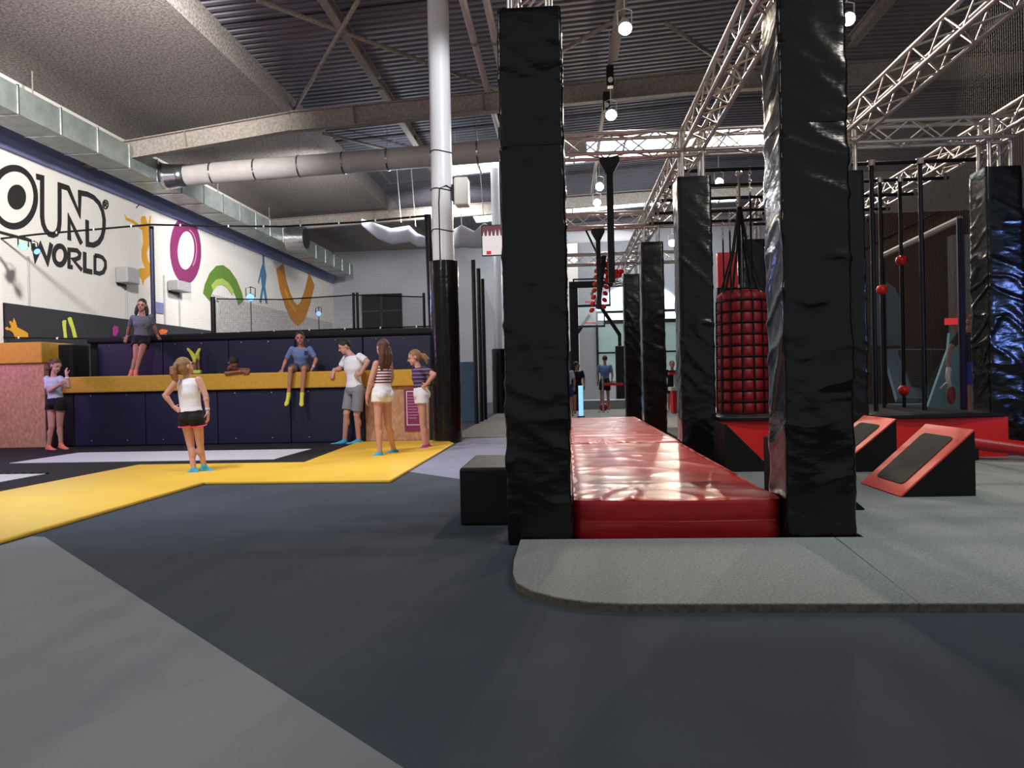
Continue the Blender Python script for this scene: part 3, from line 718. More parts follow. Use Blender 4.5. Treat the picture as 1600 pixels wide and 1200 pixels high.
stroke(zz([(528, 655), (528, 770), (575, 780)]), .12, 'black_paint', .0015, 'letter_l', lg, o)
stroke(zz([(592, 676), (592, 782), (620, 790), (645, 780), (658, 750), (657, 715), (640, 690), (615, 679), (592, 676)]), .10, 'black_paint', .0015, 'letter_d', lg, o)
def art(name, loc_px, label, cat='mural'):
    p = wp(*loc_px); return empty(name, p, label, cat, 'wall murals'), p
t, p = art('mural_jumper', (222, 400), 'orange painted silhouette of a leaping figure on the white wall')
wallpoly(zz([(775, 418), (790, 440), (830, 455), (870, 488), (880, 480), (878, 450), (885, 432), (905, 430), (915, 460), (925, 485), (935, 430), (942, 428), (938, 480), (930, 520), (935, 600), (915, 660), (922, 700), (940, 750), (938, 800), (900, 830), (892, 865), (885, 830), (865, 790), (866, 758), (905, 755), (885, 700), (882, 640), (895, 600), (888, 520), (865, 500), (820, 468), (785, 455)]), 'orange', .0015, 'figure', t, org=p)
stroke(zz([(850, 378), (870, 358), (890, 350), (910, 360), (925, 380)]), .02, 'black_paint', .0015, 'arc', t, p)
t, p = art('mural_ring', (290, 390), 'purple painted ring on the white wall')
stroke(zz(ell(1160, 645, 75, 165, 44)), .42, 'purple', .0015, 'ring', t, p, True)
stroke(zz(ell(1165, 640, 62, 128, 20, -1.3, 1.0)), .05, 'purple_lt', .011, 'highlight', t, p)
t, p = art('mural_arch', (345, 430), 'green painted arch on the white wall')
stroke(zz([(1290, 938), (1300, 890), (1325, 830), (1360, 790), (1395, 785), (1430, 810), (1465, 860), (1495, 930), (1505, 975)]), .5, 'green', .0015, 'arch', t, p)
stroke(zz([(1325, 880), (1355, 845), (1390, 840), (1425, 865), (1455, 910)]), .2, 'green_lt', .011, 'highlight', t, p)
t, p = art('mural_diver', (411, 440), 'blue painted stretching figure beneath the duct')
wallpoly([(410, 398), (412.5, 398), (413, 415), (416, 430), (414, 448), (418, 475), (415, 474), (411, 452), (408, 474), (405, 472), (409, 448), (407, 430), (404, 444), (403, 440), (407, 422), (410, 412)], 'blue_art', .0015, 'figure', t, org=p)
t, p = art('mural_curve', (462, 460), 'orange painted V-shaped curve at the far end of the white wall')
stroke([(437, 416), (442, 445), (450, 470), (458, 487), (465, 493), (472, 487), (480, 465), (487, 436)], .85, 'orange_dk', .0015, 'curve', t, p)
stroke([(445, 452), (453, 474), (462, 486)], .15, 'orange', .011, 'highlight', t, p)
# banner with hands
t = empty('hands_banner', (WX+.05, 18, 2), 'dark banner along the left wall painted with raised hands', 'banner'); o = Vector((WX+.05, 18, 2))
MB().box(WX+.002, WX+.05, 14.6, 23.7, 0.0, 2.82).build('sheet', 'banner', t, origin=o)
def z1(pts): return [(x*.25, 430+y*.25) for x, y in pts]
def bpoly(pts, m, name): 
    P3 = [wp(a, b, .055) for a, b in z1(pts)]; MB().prism([tuple(q) for q in P3], (.01, 0, 0)).build(name, m, t, origin=o)
bpoly([(30, 330), (45, 322), (55, 335), (70, 325), (55, 290), (65, 285), (78, 300), (85, 268), (95, 290), (105, 325), (145, 345), (172, 362), (175, 395), (95, 395), (80, 360), (60, 345), (38, 342)], 'orange', 'painted_hands')
bpoly([(388, 290), (398, 280), (412, 282), (410, 310), (412, 350), (418, 393), (400, 395), (395, 350), (390, 315)], 'lime', 'painted_hand')
bpoly([(422, 270), (432, 262), (445, 265), (452, 290), (465, 330), (480, 388), (458, 390), (445, 335), (428, 295)], 'lime', 'painted_hand')
bpoly([(702, 330), (715, 315), (735, 322), (738, 350), (722, 385), (706, 380), (705, 350)], 'magenta', 'painted_hand')
P3 = [wp(a, b, .055) for a, b in zz([(990, 1150), (1010, 1135), (1048, 1145), (1040, 1160), (1005, 1175)])]
MB().prism([tuple(q) for q in P3], (.01, 0, 0)).build('painted_hand', 'orange_hot', t, origin=o)
ob = MB().box(WX+.0005, WX+.003, 23.75, 36.5, 0, 4.0).build('wall_boarding', 'osb_grey', origin=(WX, 30, 0)); tag(ob, 'grey wood chip boarding on the far end of the left wall', 'panel')
# wall speakers + conduits
for (a, b, l) in (((196, 416), (216, 445), 'grey wall speaker below the leaping figure mural'), ((276, 437), (297, 458), 'grey wall speaker below the purple ring mural')):
    p = wp(*a, .3); q = wp(*b, .3)
    ob = MB().box(WX+.03, WX+.35, p.y, q.y, min(p.z, q.z), p.z).build('wall_speaker', 'grey_plastic', origin=(WX+.1, p.y, q.z), bevel=.03); tag(ob, l, 'loudspeaker', 'grey wall speakers')
    MB().box(WX+.0, WX+.04, p.y+.1, q.y-.1, q.z-.05, p.z).build('bracket', 'black_metal', ob, origin=(WX+.1, p.y, q.z))
ob = MB().box(WX+.002, WX+.03, wp(236, 480).y, wp(254, 480).y, wp(245, 489).z, wp(245, 472).z).build('wall_plate', 'blue_band', origin=(WX, 20.5, 3.2)); tag(ob, 'blue-grey square plate on the wall behind the net post', 'panel')
for i, (px, y0, y1) in enumerate(((44, 400, 482), (197, 446, 500), (256, 430, 500), (280, 458, 512))):
    a = wp(px, y0, .02); b = wp(px, y1, .02)
    ob = MB().cone((WX+.02, a.y, 2.8), (WX+.02, a.y, a.z), .025, .025, 6).build('wall_conduit', 'grey_plastic', origin=(WX, a.y, 2.8)); tag(ob, ['thin wall conduit below the green spotlight', 'thin wall conduit under the first grey speaker', 'thin wall conduit right of the net post', 'thin wall conduit under the second grey speaker'][i], 'conduit', 'wall conduits')
# stage spotlights -------------------------------------------------------
def spotfix(p, aim, label, glow, r=.07, L=.25, col=(1, 1, 1), energy=0, hang=None, body='black_metal', group=None, cone=1.6, lr=.05):
    p = Vector(p); d = (Vector(aim)-p).normalized()
    t = empty('spotlight', p, label, 'spotlight', group)
    b = p - d*.01
    MB().path([p-d*L, p-d*(L*.6), p-d*(L*.55), p-d*.005], [r*.55, r*.6, r*.95, r*1.08], 18).build('housing', body, t, smooth='angle', origin=p)
    MB().cone(p-d*.004, p+d*.006, r, r, 20).build('lens', glow, t, origin=p)
    u = MB().frame(d)
    MB().path([p-d*(L*.5)+u[0]*r*1.1, p-d*(L*.5)+u[0]*r*1.15+Vector((0, 0, r*2.2)), p-d*(L*.5)+Vector((0, 0, r*2.6)), p-d*(L*.5)-u[0]*r*1.15+Vector((0, 0, r*2.2)), p-d*(L*.5)-u[0]*r*1.1], .012, 6).build('yoke', body, t, origin=p)
    if hang is not None:
        q = p-d*(L*.5); MB().cone(q+Vector((0, 0, r*2.5)), (q.x, q.y, hang), .012, .012, 6).build('hanger', body, t, origin=p)
    if energy:
        l = bpy.data.lights.new('lamp', 'SPOT'); l.energy = energy; l.color = col; l.spot_size = cone; l.spot_blend = .6; l.shadow_soft_size = lr
        lo = bpy.data.objects.new('lamp_light', l); COL.objects.link(lo); lo.location = p+d*.05; lo.rotation_euler = d.to_track_quat('-Z', 'Y').to_euler()
    return t
CS = (1.0, .84, .66)
lamps = [((977, 45), 6.6, 'brightest ceiling spotlight, above the red crash mats', .10, (1.0, 6.5, 0)),
         ((955, 180), 6.6, 'second ceiling spotlight, below the brightest one', .11, (.8, 8, 0)),
         ((937, 292), 6.6, 'upper of the two distant spotlights left of the hanging black post', .11, (.8, 10, 0)),
         ((933, 317), 6.6, 'lower of the two distant spotlights left of the hanging black post', .11, (.8, 10, 0)),
         ((1124, 285), 6.6, 'small spotlight right of the second central pillar', .11, (3, 10, 0)),
         ((1326, 30), 6.6, 'bright spotlight at the edge of the big right pillar', .095, (3.0, 3.0, 0)),
         ((1050, 380), 6.6, 'tiny far spotlight between the second and third pillars', .14, (1, 16, 0))]
for (px, z, l, r, aim) in lamps:
    p = atZ(px[0], px[1], z)
    spotfix(p, aim, l, 'lamp_glow', r, .3, CS, 420, hang=roofz(p.x), body='white_plastic', group='ceiling spotlights')
ob = MB().box(.95, 1.03, 7.5, 26, 7.2, 7.28).build('lighting_track', 'steel', origin=(1, 16, 7.2)); tag(ob, 'pale cable tray carrying the ceiling spotlights', 'track')
p = atY(968, 128, 15)
for (px, py, l) in ((978, 127, 'small black and white camera box on the cable tray'), (972, 166, 'lower camera box on the cable tray')):
    p = atZ(px, py, 6.9); p.x = .99; ob = MB().box(p.x-.07, p.x+.07, p.y-.1, p.y+.1, 6.8, 7.2).build('projector', 'black_metal', bevel=.02, origin=(p.x, p.y, 6.8)); tag(ob, l, 'projector')
    MB().cone((p.x, p.y-.1, 6.9), (p.x, p.y-.14, 6.9), .05, .05, 12).build('lens', 'white_plastic', ob, origin=(p.x, p.y, 6.8))
pg = atY(36, 385, 14.0)
bar = MB().path([atY(-40, 352, 14.0), atY(0, 363, 14.0), atY(48, 376, 14.0)], .03, 8).build('lighting_bar', 'black_metal'); tag(bar, 'black bar carrying the green stage light at the left edge', 'bar')
spotfix(pg, pg+Vector((.55, -.8, -.12)), 'green stage light in front of the wall lettering', 'green_glow', .075, .34, (.3, 1, .6), 60, group='coloured stage lights')
spotfix(atY(58, 393, 14.0), atY(58, 393, 14.0)+Vector((.8, -.2, -.6)), 'small blue stage light beside the green one', 'blue_glow', .06, .16, (.45, .35, 1.0), 60, group='coloured stage lights')
spotfix(atY(391, 465, 19.0), atY(391, 465, 19.0)+Vector((.3, -.9, -.2)), 'blue stage light under the green arch mural', 'blue_glow', .10, .3, (.3, .4, 1), 120, hang=.05, group='coloured stage lights')
spotfix(atY(498, 490, 22.0), atY(498, 490, 22.0)+Vector((.3, -.9, -.2)), 'smaller blue stage light near the black grille', 'blue_glow', .07, .2, (.3, .4, 1), 60, hang=.05, group='coloured stage lights')
# back wall furniture ------------------------------------------------------
a = atY(565, 460, 36.4); b = atY(628, 512, 36.4)
t = empty('window_grille', (a.x, 36.5, b.z), 'black shuttered opening divided in four on the far wall', 'shutter'); o = Vector((a.x, 36.5, b.z))
MB().box(a.x, b.x, 36.4, 36.6, b.z, a.z).build('panel', 'black_rubber', t, origin=o)
mx = (a.x+b.x)/2; mz = (a.z+b.z)/2
MB().box(mx-.04, mx+.04, 36.36, 36.4, b.z, a.z).box(a.x, b.x, 36.36, 36.4, mz-.04, mz+.04).build('bars', 'banner', t, origin=o)
# arched window
cx, zb, hw, hh = 3.45, 4.2, 1.95, 1.25
arch = [(cx+hw*math.cos(PI*k/24), zb+hh*math.sin(PI*k/24)) for k in range(25)]
w = MB().prism([(x, 36.5, z) for x, z in arch], (0, .09, 0)); struct('window_3', w, 'window_glow')
struct('window_4', MB().box(cx-hw, cx+hw, 36.5, 36.59, 3.75, 4.12), 'window_glow')
struct('window_5', MB().box(cx-hw, cx+hw, 36.5, 36.59, 0.9, 3.6), 'window_low')
fr = MB()
for x in (cx-hw, cx-.65, cx+.65, cx+hw): fr.box(x-.05, x+.05, 36.42, 36.5, .9, 4.2+(hh*.93 if abs(x-cx) < 1 else 0))
fr.box(cx-hw, cx+hw, 36.42, 36.5, 4.1, 4.22).box(cx-hw, cx+hw, 36.42, 36.5, 3.6, 3.78).box(cx-hw, cx+hw, 36.42, 36.5, 2.2, 2.28)
struct('trim_12', fr, 'black_metal')
struct('wall_partition', MB().box(-.15, 0.62, 34.5, 36.55, 0, 7.4), 'white_wall')
# basketball goals
def goal(cx, y, zt, w, h, postpx, label):
    t = empty('basketball_goal', (cx, y, 0), label, 'basketball hoop', 'basketball goals'); o = Vector((cx, y, 0))
    m = MB(); z0 = zt-h
    for (x0, x1, za, zb_) in ((cx-w/2, cx+w/2, zt-.05, zt), (cx-w/2, cx+w/2, z0, z0+.08), (cx-w/2, cx-w/2+.05, z0, zt), (cx+w/2-.05, cx+w/2, z0, zt)): m.box(x0, x1, y-.03, y+.03, za, zb_)
    m.build('board_frame', 'black_metal', t, origin=o)
    MB().box(cx-w/2, cx+w/2, y-.005, y+.005, z0, zt).build('backboard', 'clear', t, origin=o)
    MB().path([(cx+.23*math.cos(a*PI/10), y-.3+.23*math.sin(a*PI/10), z0+.15) for a in range(20)], .012, 6, True).build('rim', 'red_paint', t, origin=o)
    MB().box(postpx-.16, postpx+.16, y+.8, y+1.1, 0, 2.2).build('padded_post', 'matte_pad', t, bevel=.03, origin=o)
    MB().path([(postpx, y+.95, 2.1), (postpx, y+.9, 2.6), (cx, y+.05, z0+.5)], .07, 8).build('arm', 'black_metal', t, origin=o)
    return t
goal(0.95, 27.0, 4.55, 1.3, 1.0, 1.95, 'basketball goal with clear backboard seen between the pillars')
goal(1.0, 31.0, 4.0, 1.2, .9, .25, 'second basketball goal farther back at the left')
ob = MB().box(.15, .43, 25, 25.3, 0, 4.0).build('padded_post', 'matte_pad', bevel=.03, origin=(.3, 25, 0)); tag(ob, 'slim black padded post just right of the tall left pillar', 'post')
ob = MB().box(.15, 2.6, 25.0, 25.15, 4.0, 4.2).build('court_beam', 'black_metal', origin=(1, 25, 4)); tag(ob, 'black crossbar above the basketball court entrance', 'beam')
ob = MB().box(2.45, 2.6, 25.0, 25.15, 0, 4.0).build('padded_post', 'matte_pad', origin=(2.5, 25, 0)); tag(ob, 'black post hidden mostly by the central pillars', 'post')
ob = MB().box(0.1, 3.2, 26.0, 27.5, 0.0, .30).build('court_step', 'galv', origin=(1, 26, 0)); tag(ob, 'pale stepped court platform behind the stanchion', 'platform')
ob = MB().ball((1.17, 24.7, .13), .13, 18, 12).build('basketball', 'red_dark', smooth=True, origin=(1.17, 24.7, .13)); tag(ob, 'red-brown basketball on the floor near the stanchion', 'ball')
t = empty('barrier_stanchion', (1.1, 23.4, .004), 'chrome barrier post with red belt', 'stanchion'); o = Vector((1.1, 23.4, .004))
MB().cone((1.1, 23.4, .004), (1.1, 23.4, .03), .17, .15, 20).build('base', 'stanchion', t, origin=o)
MB().cone((1.1, 23.4, .03), (1.1, 23.4, 1.05), .03, .03, 12).build('pole', 'stanchion', t, origin=o)
MB().cone((1.1, 23.4, 1.03), (1.1, 23.4, 1.12), .045, .045, 12).build('belt_head', 'stanchion', t, origin=o)
MB().box(1.12, 1.72, 23.39, 23.41, .82, .9).build('belt', 'red_paint', t, origin=o)
t = empty('light_tube', (0.42, 21.0, .004), 'glowing blue-white light tube standing at the end of the mats', 'lamp'); o = Vector((.42, 21, .004))
xx = atY(907.5, 620, 21).x
MB().cone((xx, 21, .03), (xx, 21, .86), .062, .062, 20).build('glow_tube', 'tube_glow', t, smooth='angle', origin=o)
MB().cone((xx, 21, .004), (xx, 21, .035), .1, .1, 20).build('base', 'black_rubber', t, origin=o)
# counter
t = empty('reception_counter', (3.2, 26, 0), 'small red counter with pale top between the pillars', 'counter'); o = Vector((3.2, 26, 0))
MB().box(3.0, 4.2, 22.0, 22.6, 0.0, .65).build('front', 'red_paint', t, origin=o); MB().box(2.95, 4.25, 21.95, 22.65, .65, .75).build('top', 'white_plastic', t, origin=o)
MB().box(2.95, 4.2, 22.3, 22.6, 1.1, 1.18).build('shelf', 'red_paint', t, origin=o); MB().box(3.1, 3.35, 22.3, 22.55, .75, 1.1).build('box', 'grey_plastic', t, origin=o)
# red wall block far right-of-centre
ob = MB().box(5.3, 7.4, 27, 27.3, 0, 5.3).build('red_partition', 'red_dark', origin=(5, 27, 0)); tag(ob, 'red painted partition far behind the second pillar', 'panel')
ob = MB().box(3.9, 8.0, 20.0, 20.2, 3.05, 3.3).build('court_beam', 'black_metal', origin=(5, 20, 3)); tag(ob, 'black beam crossing in front of the red partition', 'beam')
# TV
p = atY(752, 352, 19.5); q = atY(785, 399, 19.5)
t = empty('display_screen', (p.x+.4, 19.5, q.z), 'lit display screen hanging left of the tall pillar', 'screen'); o = Vector((p.x+.4, 19.5, q.z))
W = .95; z0 = q.z; z1_ = p.z
MB().box(p.x, p.x+W, 19.5, 19.58, z0, z1_).build('case', 'black_metal', t, origin=o)
MB().box(p.x+.02, p.x+W-.02, 19.49, 19.5, z1_-.28, z1_-.02).build('picture_top', 'tv_dark', t, origin=o)
MB().box(p.x+.02, p.x+W-.02, 19.49, 19.5, z0+.02, z1_-.28).build('picture', 'tv_white', t, origin=o)
MB().box(p.x+.12, p.x+.24, 19.484, 19.49, z0+.03, z0+.12).build('red_mark', 'tv_red', t, origin=o)
m = MB()
random.seed(3)
for k in range(9):
    x = p.x+.06+k*.1; hgt = .08+.14*random.random(); m.prism([(x-.03, 19.488, z1_-.30), (x-.012, 19.488, z1_-.28+hgt*.6), (x, 19.488, z1_-.28+hgt), (x+.014, 19.488, z1_-.28+hgt*.5), (x+.03, 19.488, z1_-.30)], (0, .002, 0))
m.build('bright_shapes', 'tv_white', t, origin=o)
MB().cone((p.x+.5, 19.55, z1_), (p.x+.5, 19.55, roofz(p.x)), .02, .02, 6).build('hanger', 'black_metal', t, origin=o)

# ------------------------------------------------------------------ obstacle course pieces
def platform(x0, x1, y0, y1, label, fascia=None):
    t = empty('obstacle_platform', ((x0+x1)/2, y0, .042), label, 'platform', 'red obstacle platforms'); o = Vector(((x0+x1)/2, y0, .042))
    MB().box(x0, x1, y0, y1, .042, .50).build('box', 'red_paint', t, origin=o)
    if fascia: MB().box(x1, fascia, y0, y0+.03, .042, .5).build('fascia', 'red_paint', t, origin=o)
    base = [(x0-.02, y0-.03), (x0+(x1-x0)*.3, y0-.09), (x0+(x1-x0)*.6, y0-.09), ((fascia or x1)-.04, y0-.02), ((fascia or x1)-.04, y0+.03), (x1, y0+.04), (x1, y1), (x0-.02, y1)]
    MB().prism([(x, y, .502) for x, y in base], (0, 0, .055)).build('top_mat', 'matte_pad', t, bevel=.015, origin=o)
    return t
platform(1.83, 3.12, 9.35, 12.2, 'red platform with black top carrying the netted bag')
platform(3.58, 4.93, 9.27, 12.2, 'red platform with black top below the black poles', 5.09)
def ramp(q, hz, label, slope='red_ramp', inset=True, side='black_rubber'):
    """q: low-far, low-near, high-near, high-far (x,y); rises to hz at the high side"""
    z0 = .042; A, B, C, D = [Vector((x, y, z0)) for x, y in q]; up = Vector((0, 0, hz-z0))
    t = empty('ramp_step', (A+B+C+D)/4, label, 'ramp', 'angled obstacle steps'); o = (A+B+C+D)/4
    m = MB(); m.add([A, B, C, D, C+up, D+up], [(1, 2, 4), (0, 5, 3), (2, 3, 5, 4), (0, 3, 2, 1)])
    m.build('sides', side, t, origin=o)
    n = (C+up-B).cross(A-B).normalized()
    if n.z < 0: n = -n
    MB().prism([A, B, C+up, D+up], n*.012).build('slope_board', slope, t, origin=o)
    if inset:
        def uv(u, v): return (A.lerp(B, v)).lerp((D+up).lerp(C+up, v), u)+n*.013
        pts = []
        for (cu, cv, a0) in ((.17, .2, PI), (.83, .2, -PI/2), (.83, .8, 0), (.17, .8, PI/2)):
            pass
        ru, rv = .05, .07; ring = []
        for (cu, cv, a0) in ((.14+ru, .17+rv, PI), (.86-ru, .17+rv, 1.5*PI), (.86-ru, .83-rv, 0), (.14+ru, .83-rv, .5*PI)):
            for k in range(5):
                a = a0+PI/2*k/4; ring.append(uv(cu+ru*math.cos(a), cv+rv*math.sin(a)))
        MB().prism(ring, n*.006).build('grip_pad', 'grip', t, origin=o)
    return t
def z42(px, py, z=.042): p = atZ(px, py, z); return (p.x, p.y)
Bn = Vector(z42(1408, 777)); Cn = Vector(z42(1521, 774)); Cn.y = Bn.y+.02; wd = Vector((-.01, .80))
ramp([tuple(Bn+wd), tuple(Bn), tuple(Cn), tuple(Cn+wd)], .565, 'front red angled step with dark grip pad on the grey carpet')
Bn = Vector(z42(1302, 738)); Cn = Vector(z42(1396, 735)); Cn.y = Bn.y
ramp([tuple(Bn+wd), tuple(Bn), tuple(Cn), tuple(Cn+wd)], .565, 'second red angled step, half behind the big right pillar')
ramp([(2.12, 8.75), (2.12, 8.15), (1.64, 8.15), (1.64, 8.75)], .535, 'dark side-on angled step left of the big right pillar', 'black_rubber', False)
ramp([(2.13, 6.5), (2.15, 5.78), (1.62, 5.85), (1.62, 6.5)], .535, 'dark angled step directly behind the big right pillar', 'black_rubber', False)
for x, y0_, y1_, l in ((1.625, 8.15, 8.75, ''), (1.605, 5.85, 6.5, '')): pass
# red roller beam
t = empty('balance_beam', (5.4, 8.7, .042), 'red padded cylinder beam at the right edge', 'beam'); 
pa = atY(1500, 688, 9.0); pb = atY(1620, 704, 8.75)
d = (pb-pa).normalized(); pb2 = pa+d*3.2; o = Vector((5.4, 8.7, .042))
MB().cone(pa, pb2, .082, .082, 24).build('cylinder', 'red_vinyl', t, smooth='angle', origin=o)
for f in (.03, .85):
    c = pa.lerp(pb2, f); MB().box(c.x-.06, c.x+.06, c.y-.07, c.y+.07, .042, c.z-.05).build('foot', 'black_metal', t, origin=o)
# rig crossbars and hanging things
def bar(x0, x1, y, z, label):
    ob = MB().cone((x0, y, z), (x1, y, z), .024, .024, 10).build('rig_bar', 'black_metal', smooth='angle', origin=((x0+x1)/2, y, z)); tag(ob, label, 'bar', 'black rig crossbars')
    for x in (x0+.05, x1-.05):
        MB().box(x-.02, x+.02, y-.028, y+.028, z-.03, ZT-S/2).build('clamp', 'steel', ob, origin=((x0+x1)/2, y, z))
ords = ['nearest', 'second', 'third', 'fourth', 'farthest']
for i, y in enumerate((10.0, 10.8, 11.6, 12.5, 13.3)):
    bar(XB-.1, XC+.1, y, 3.68, '%s black crossbar over the red netted bag' % ords[i])
for i, y in enumerate((10.0, 10.9, 11.8, 12.8, 13.7)):
    bar(XC-.1, XD+.1, y, 3.68, '%s black crossbar over the black poles' % ords[i])
def pole(px, y, r, balls, label):
    c = atY(px, 450, y); x = c.x; t = empty('climbing_pole', (x, y, .557), label, 'pole', 'black climbing poles'); o = Vector((x, y, .557))
    MB().cone((x, y, .557), (x, y, 3.72), r, r, 12).build('shaft', 'black_metal', t, smooth='angle', origin=o)
    MB().cone((x, y, 3.65), (x, y, 3.72), r+.02, r+.02, 10).build('clamp', 'truss_metal', t, origin=o)
    for z in balls: MB().ball((x, y, z), .075, 18, 12).build('grip_ball', 'red_plastic', t, smooth=True, origin=o)
pole(1365, 10.0, .028, [], 'leftmost black climbing pole without balls')
pole(1378, 10.9, .026, [atY(1376, 453, 10.9).z], 'black climbing pole with one red ball, second from left')
pole(1409, 10.9, .024, [atY(1408, 407, 10.9).z, atY(1412, 610, 10.9).z], 'black climbing pole with two red balls')
pole(1441, 10.0, .028, [], 'rightmost plain black climbing pole')
# netted bag
t = empty('netted_bag', (2.28, 10.3, .557), 'big red padded bag wrapped in black cargo net', 'climbing bag'); 
bx = atY(1160, 540, 10.3).x; by = 10.3; o = Vector((2.28, 10.3, .557)); R = .345
nA, nZ = 14, 11; zt, zb_ = 2.16, .56; L = []
for k in range(67):
    tt = k/66; z = zb_+(zt-zb_)*tt; loop = []
    for a in range(84):
        cell = abs(math.sin(PI*a/84*nA))**.5 * abs(math.sin(PI*tt*nZ))**.5
        rr = R*(1-.05*tt)-.02+.022*cell
        if tt > .93: rr -= (tt-.93)**2*16
        loop.append(Vector((bx+rr*math.cos(2*PI*a/84), by+rr*math.sin(2*PI*a/84), z)))
    L.append(loop)
MB().loft(L).build('padding', 'red_dark', t, smooth='angle', origin=o)
m = MB()
for k in range(nZ+1):
    z = zb_+(zt-zb_)*k/nZ; rr = R*(1-.05*k/nZ)-.004-(.06 if k == nZ else 0)
    m.path([(bx+rr*math.cos(2*PI*a/28), by+rr*math.sin(2*PI*a/28), z) for a in range(28)], .012, 5, True)
for a in range(nA):
    aa = 2*PI*a/nA; pts_ = [(bx+(R*(1-.05*k/nZ)-.004)*math.cos(aa), by+(R*(1-.05*k/nZ)-.004)*math.sin(aa), zb_+(zt-zb_)*k/nZ) for k in range(nZ)]
    pts_ += [(bx+.25*math.cos(aa), by+.25*math.sin(aa), zt+.04), (bx+.10*math.cos(aa), by+.10*math.sin(aa), zt+.55), (bx+.02*math.cos(aa), by+.02*math.sin(aa), zt+1.1)]
    m.path(pts_, .012, 5)
m.build('cargo_net', 'black_rubber', t, origin=o)
MB().cone((bx, by, zt+1.08), (bx, by, 3.7), .015, .015, 6).build('chain', 'steel', t, origin=o)
MB().ball((bx, by, 3.70), (.05, .05, .04), 10, 8).build('shackle', 'truss_metal', t, origin=o)
def chainrope(px, y, zend, label):
    c = atY(px, 400, y); m = MB(); z = 3.70
    ob = None
    t = empty('hanging_rope', (c.x, y, zend), label, 'rope', 'hanging ropes'); o = Vector((c.x, y, zend))
    for k in range(7):
        m.path([(c.x+(.018*math.cos(a*PI/4) if k % 2 else 0), y+(0 if k % 2 else .018*math.cos(a*PI/4)), z-.03+.03*math.sin(a*PI/4)) for a in range(8)], .006, 5, True); z -= .05
    m.build('chain', 'truss_metal', t, origin=o)
    MB().cone((c.x, y, z+.02), (c.x, y, zend), .014, .014, 6).build('rope', 'black_rubber', t, origin=o)
chainrope(1174, 10.0, 2.25, 'chain and rope hanging from the nearest crossbar behind the big pillar')
chainrope(1154, 10.8, 2.3, 'chain and rope hanging left above the netted bag')
chainrope(1141, 12.5, 1.4, 'thin hanging rope farther left behind the netted bag')
chainrope(1130, 13.3, 1.4, 'farthest thin hanging rope beside the second central pillar')
# hanging posts over the crash mats
def hangpost(px, y, ztop, zbot, label):
    c = atY(px, 400, y); x = c.x; t = empty('hanging_post', (x, y, zbot), label, 'post', 'black posts hanging over the mats'); o = Vector((x, y, zbot))
    MB().box(x-.04, x+.04, y-.04, y+.04, zbot, ztop-.18).build('shaft', 'black_metal', t, bevel=.005, origin=o)
    h1, h2 = .12, .045
    MB().loft([[Vector((x-a, y-.05, z)), Vector((x+a, y-.05, z)), Vector((x+a, y+.05, z)), Vector((x-a, y+.05, z))] for a, z in ((h2, ztop-.2), (h1, ztop-.06), (h1, ztop))]).build('bracket', 'black_metal', t, origin=o)
    return t, x, o
hangpost(955, Y2, ZT-S/2, 2.22, 'nearer black post hanging from the crosswise truss')
t, x, o = hangpost(935, Y3, ZT-S/2, 2.3, 'farther black post hanging above the red climbing holds')
# climbing board with holds
t = empty('climbing_board', (0.5, 14.2, 2.0), 'tilted black climbing board studded with red holds', 'climbing board'); o = Vector((.5, 14.2, 2.0))
a = atY(944, 400, 14.3); b = atY(934, 482, 14.3); 
MB().obox((a+b)/2, (b-a).normalized(), Vector((0, 1, 0)), (b-a).normalized().cross(Vector((0, 1, 0))), (b-a).length/2, .06, .04).build('spine', 'black_metal', t, origin=o)
for k in range(9):
    for s in (-1, 1):
        p = a.lerp(b, k/8)+Vector((s*.11, -.03, .03*s)); MB().ball(p, (.055, .05, .042), 10, 7, Matrix.Rotation(s*.7, 3, 'Y')).build('hold', 'red_plastic', t, smooth=True, origin=o)
for (px, py) in ((936, 402), (941, 408), (948, 412), (954, 420), (946, 424), (940, 418), (962, 424), (967, 430), (960, 432), (970, 424), (951, 432)):
    p = atY(px, py, 14.35); MB().ball(p, (.06, .05, .05), 10, 7).build('hold', 'red_plastic', t, smooth=True, origin=o)
MB().cone(atY(935, 400, 14.3), (0.42, 14.1, 3.75), .02, .02, 6).build('hanger', 'black_metal', t, origin=o)
MB().cone(atY(968, 428, 14.4), atY(936, 410, 14.35), .03, .03, 6).build('cross_arm', 'black_metal', t, origin=o)

# ------------------------------------------------------------------ right background
p = atY(1340, 345, 22)
struct('wall_feature', MB().box(6.0, 12.7, 22.0, 22.3, 0, 5.45), 'maroon')
struct('wall_feature', MB().box(6.0, 12.7, 21.99, 22.29, 5.45, 6.6), 'plaster')
pt = [(1362, 460), (1370, 446), (1385, 441), (1398, 449), (1408, 470), (1412, 500), (1410, 540), (1362, 540)]
ob = MB().prism([tuple(atY(a, b, 21.9)) for a, b in pt], (0, .08, 0)).build('wall_mural', 'pale_blue'); tag(ob, 'pale blue rounded shape painted on the dark red wall', 'mural', 'wall murals')
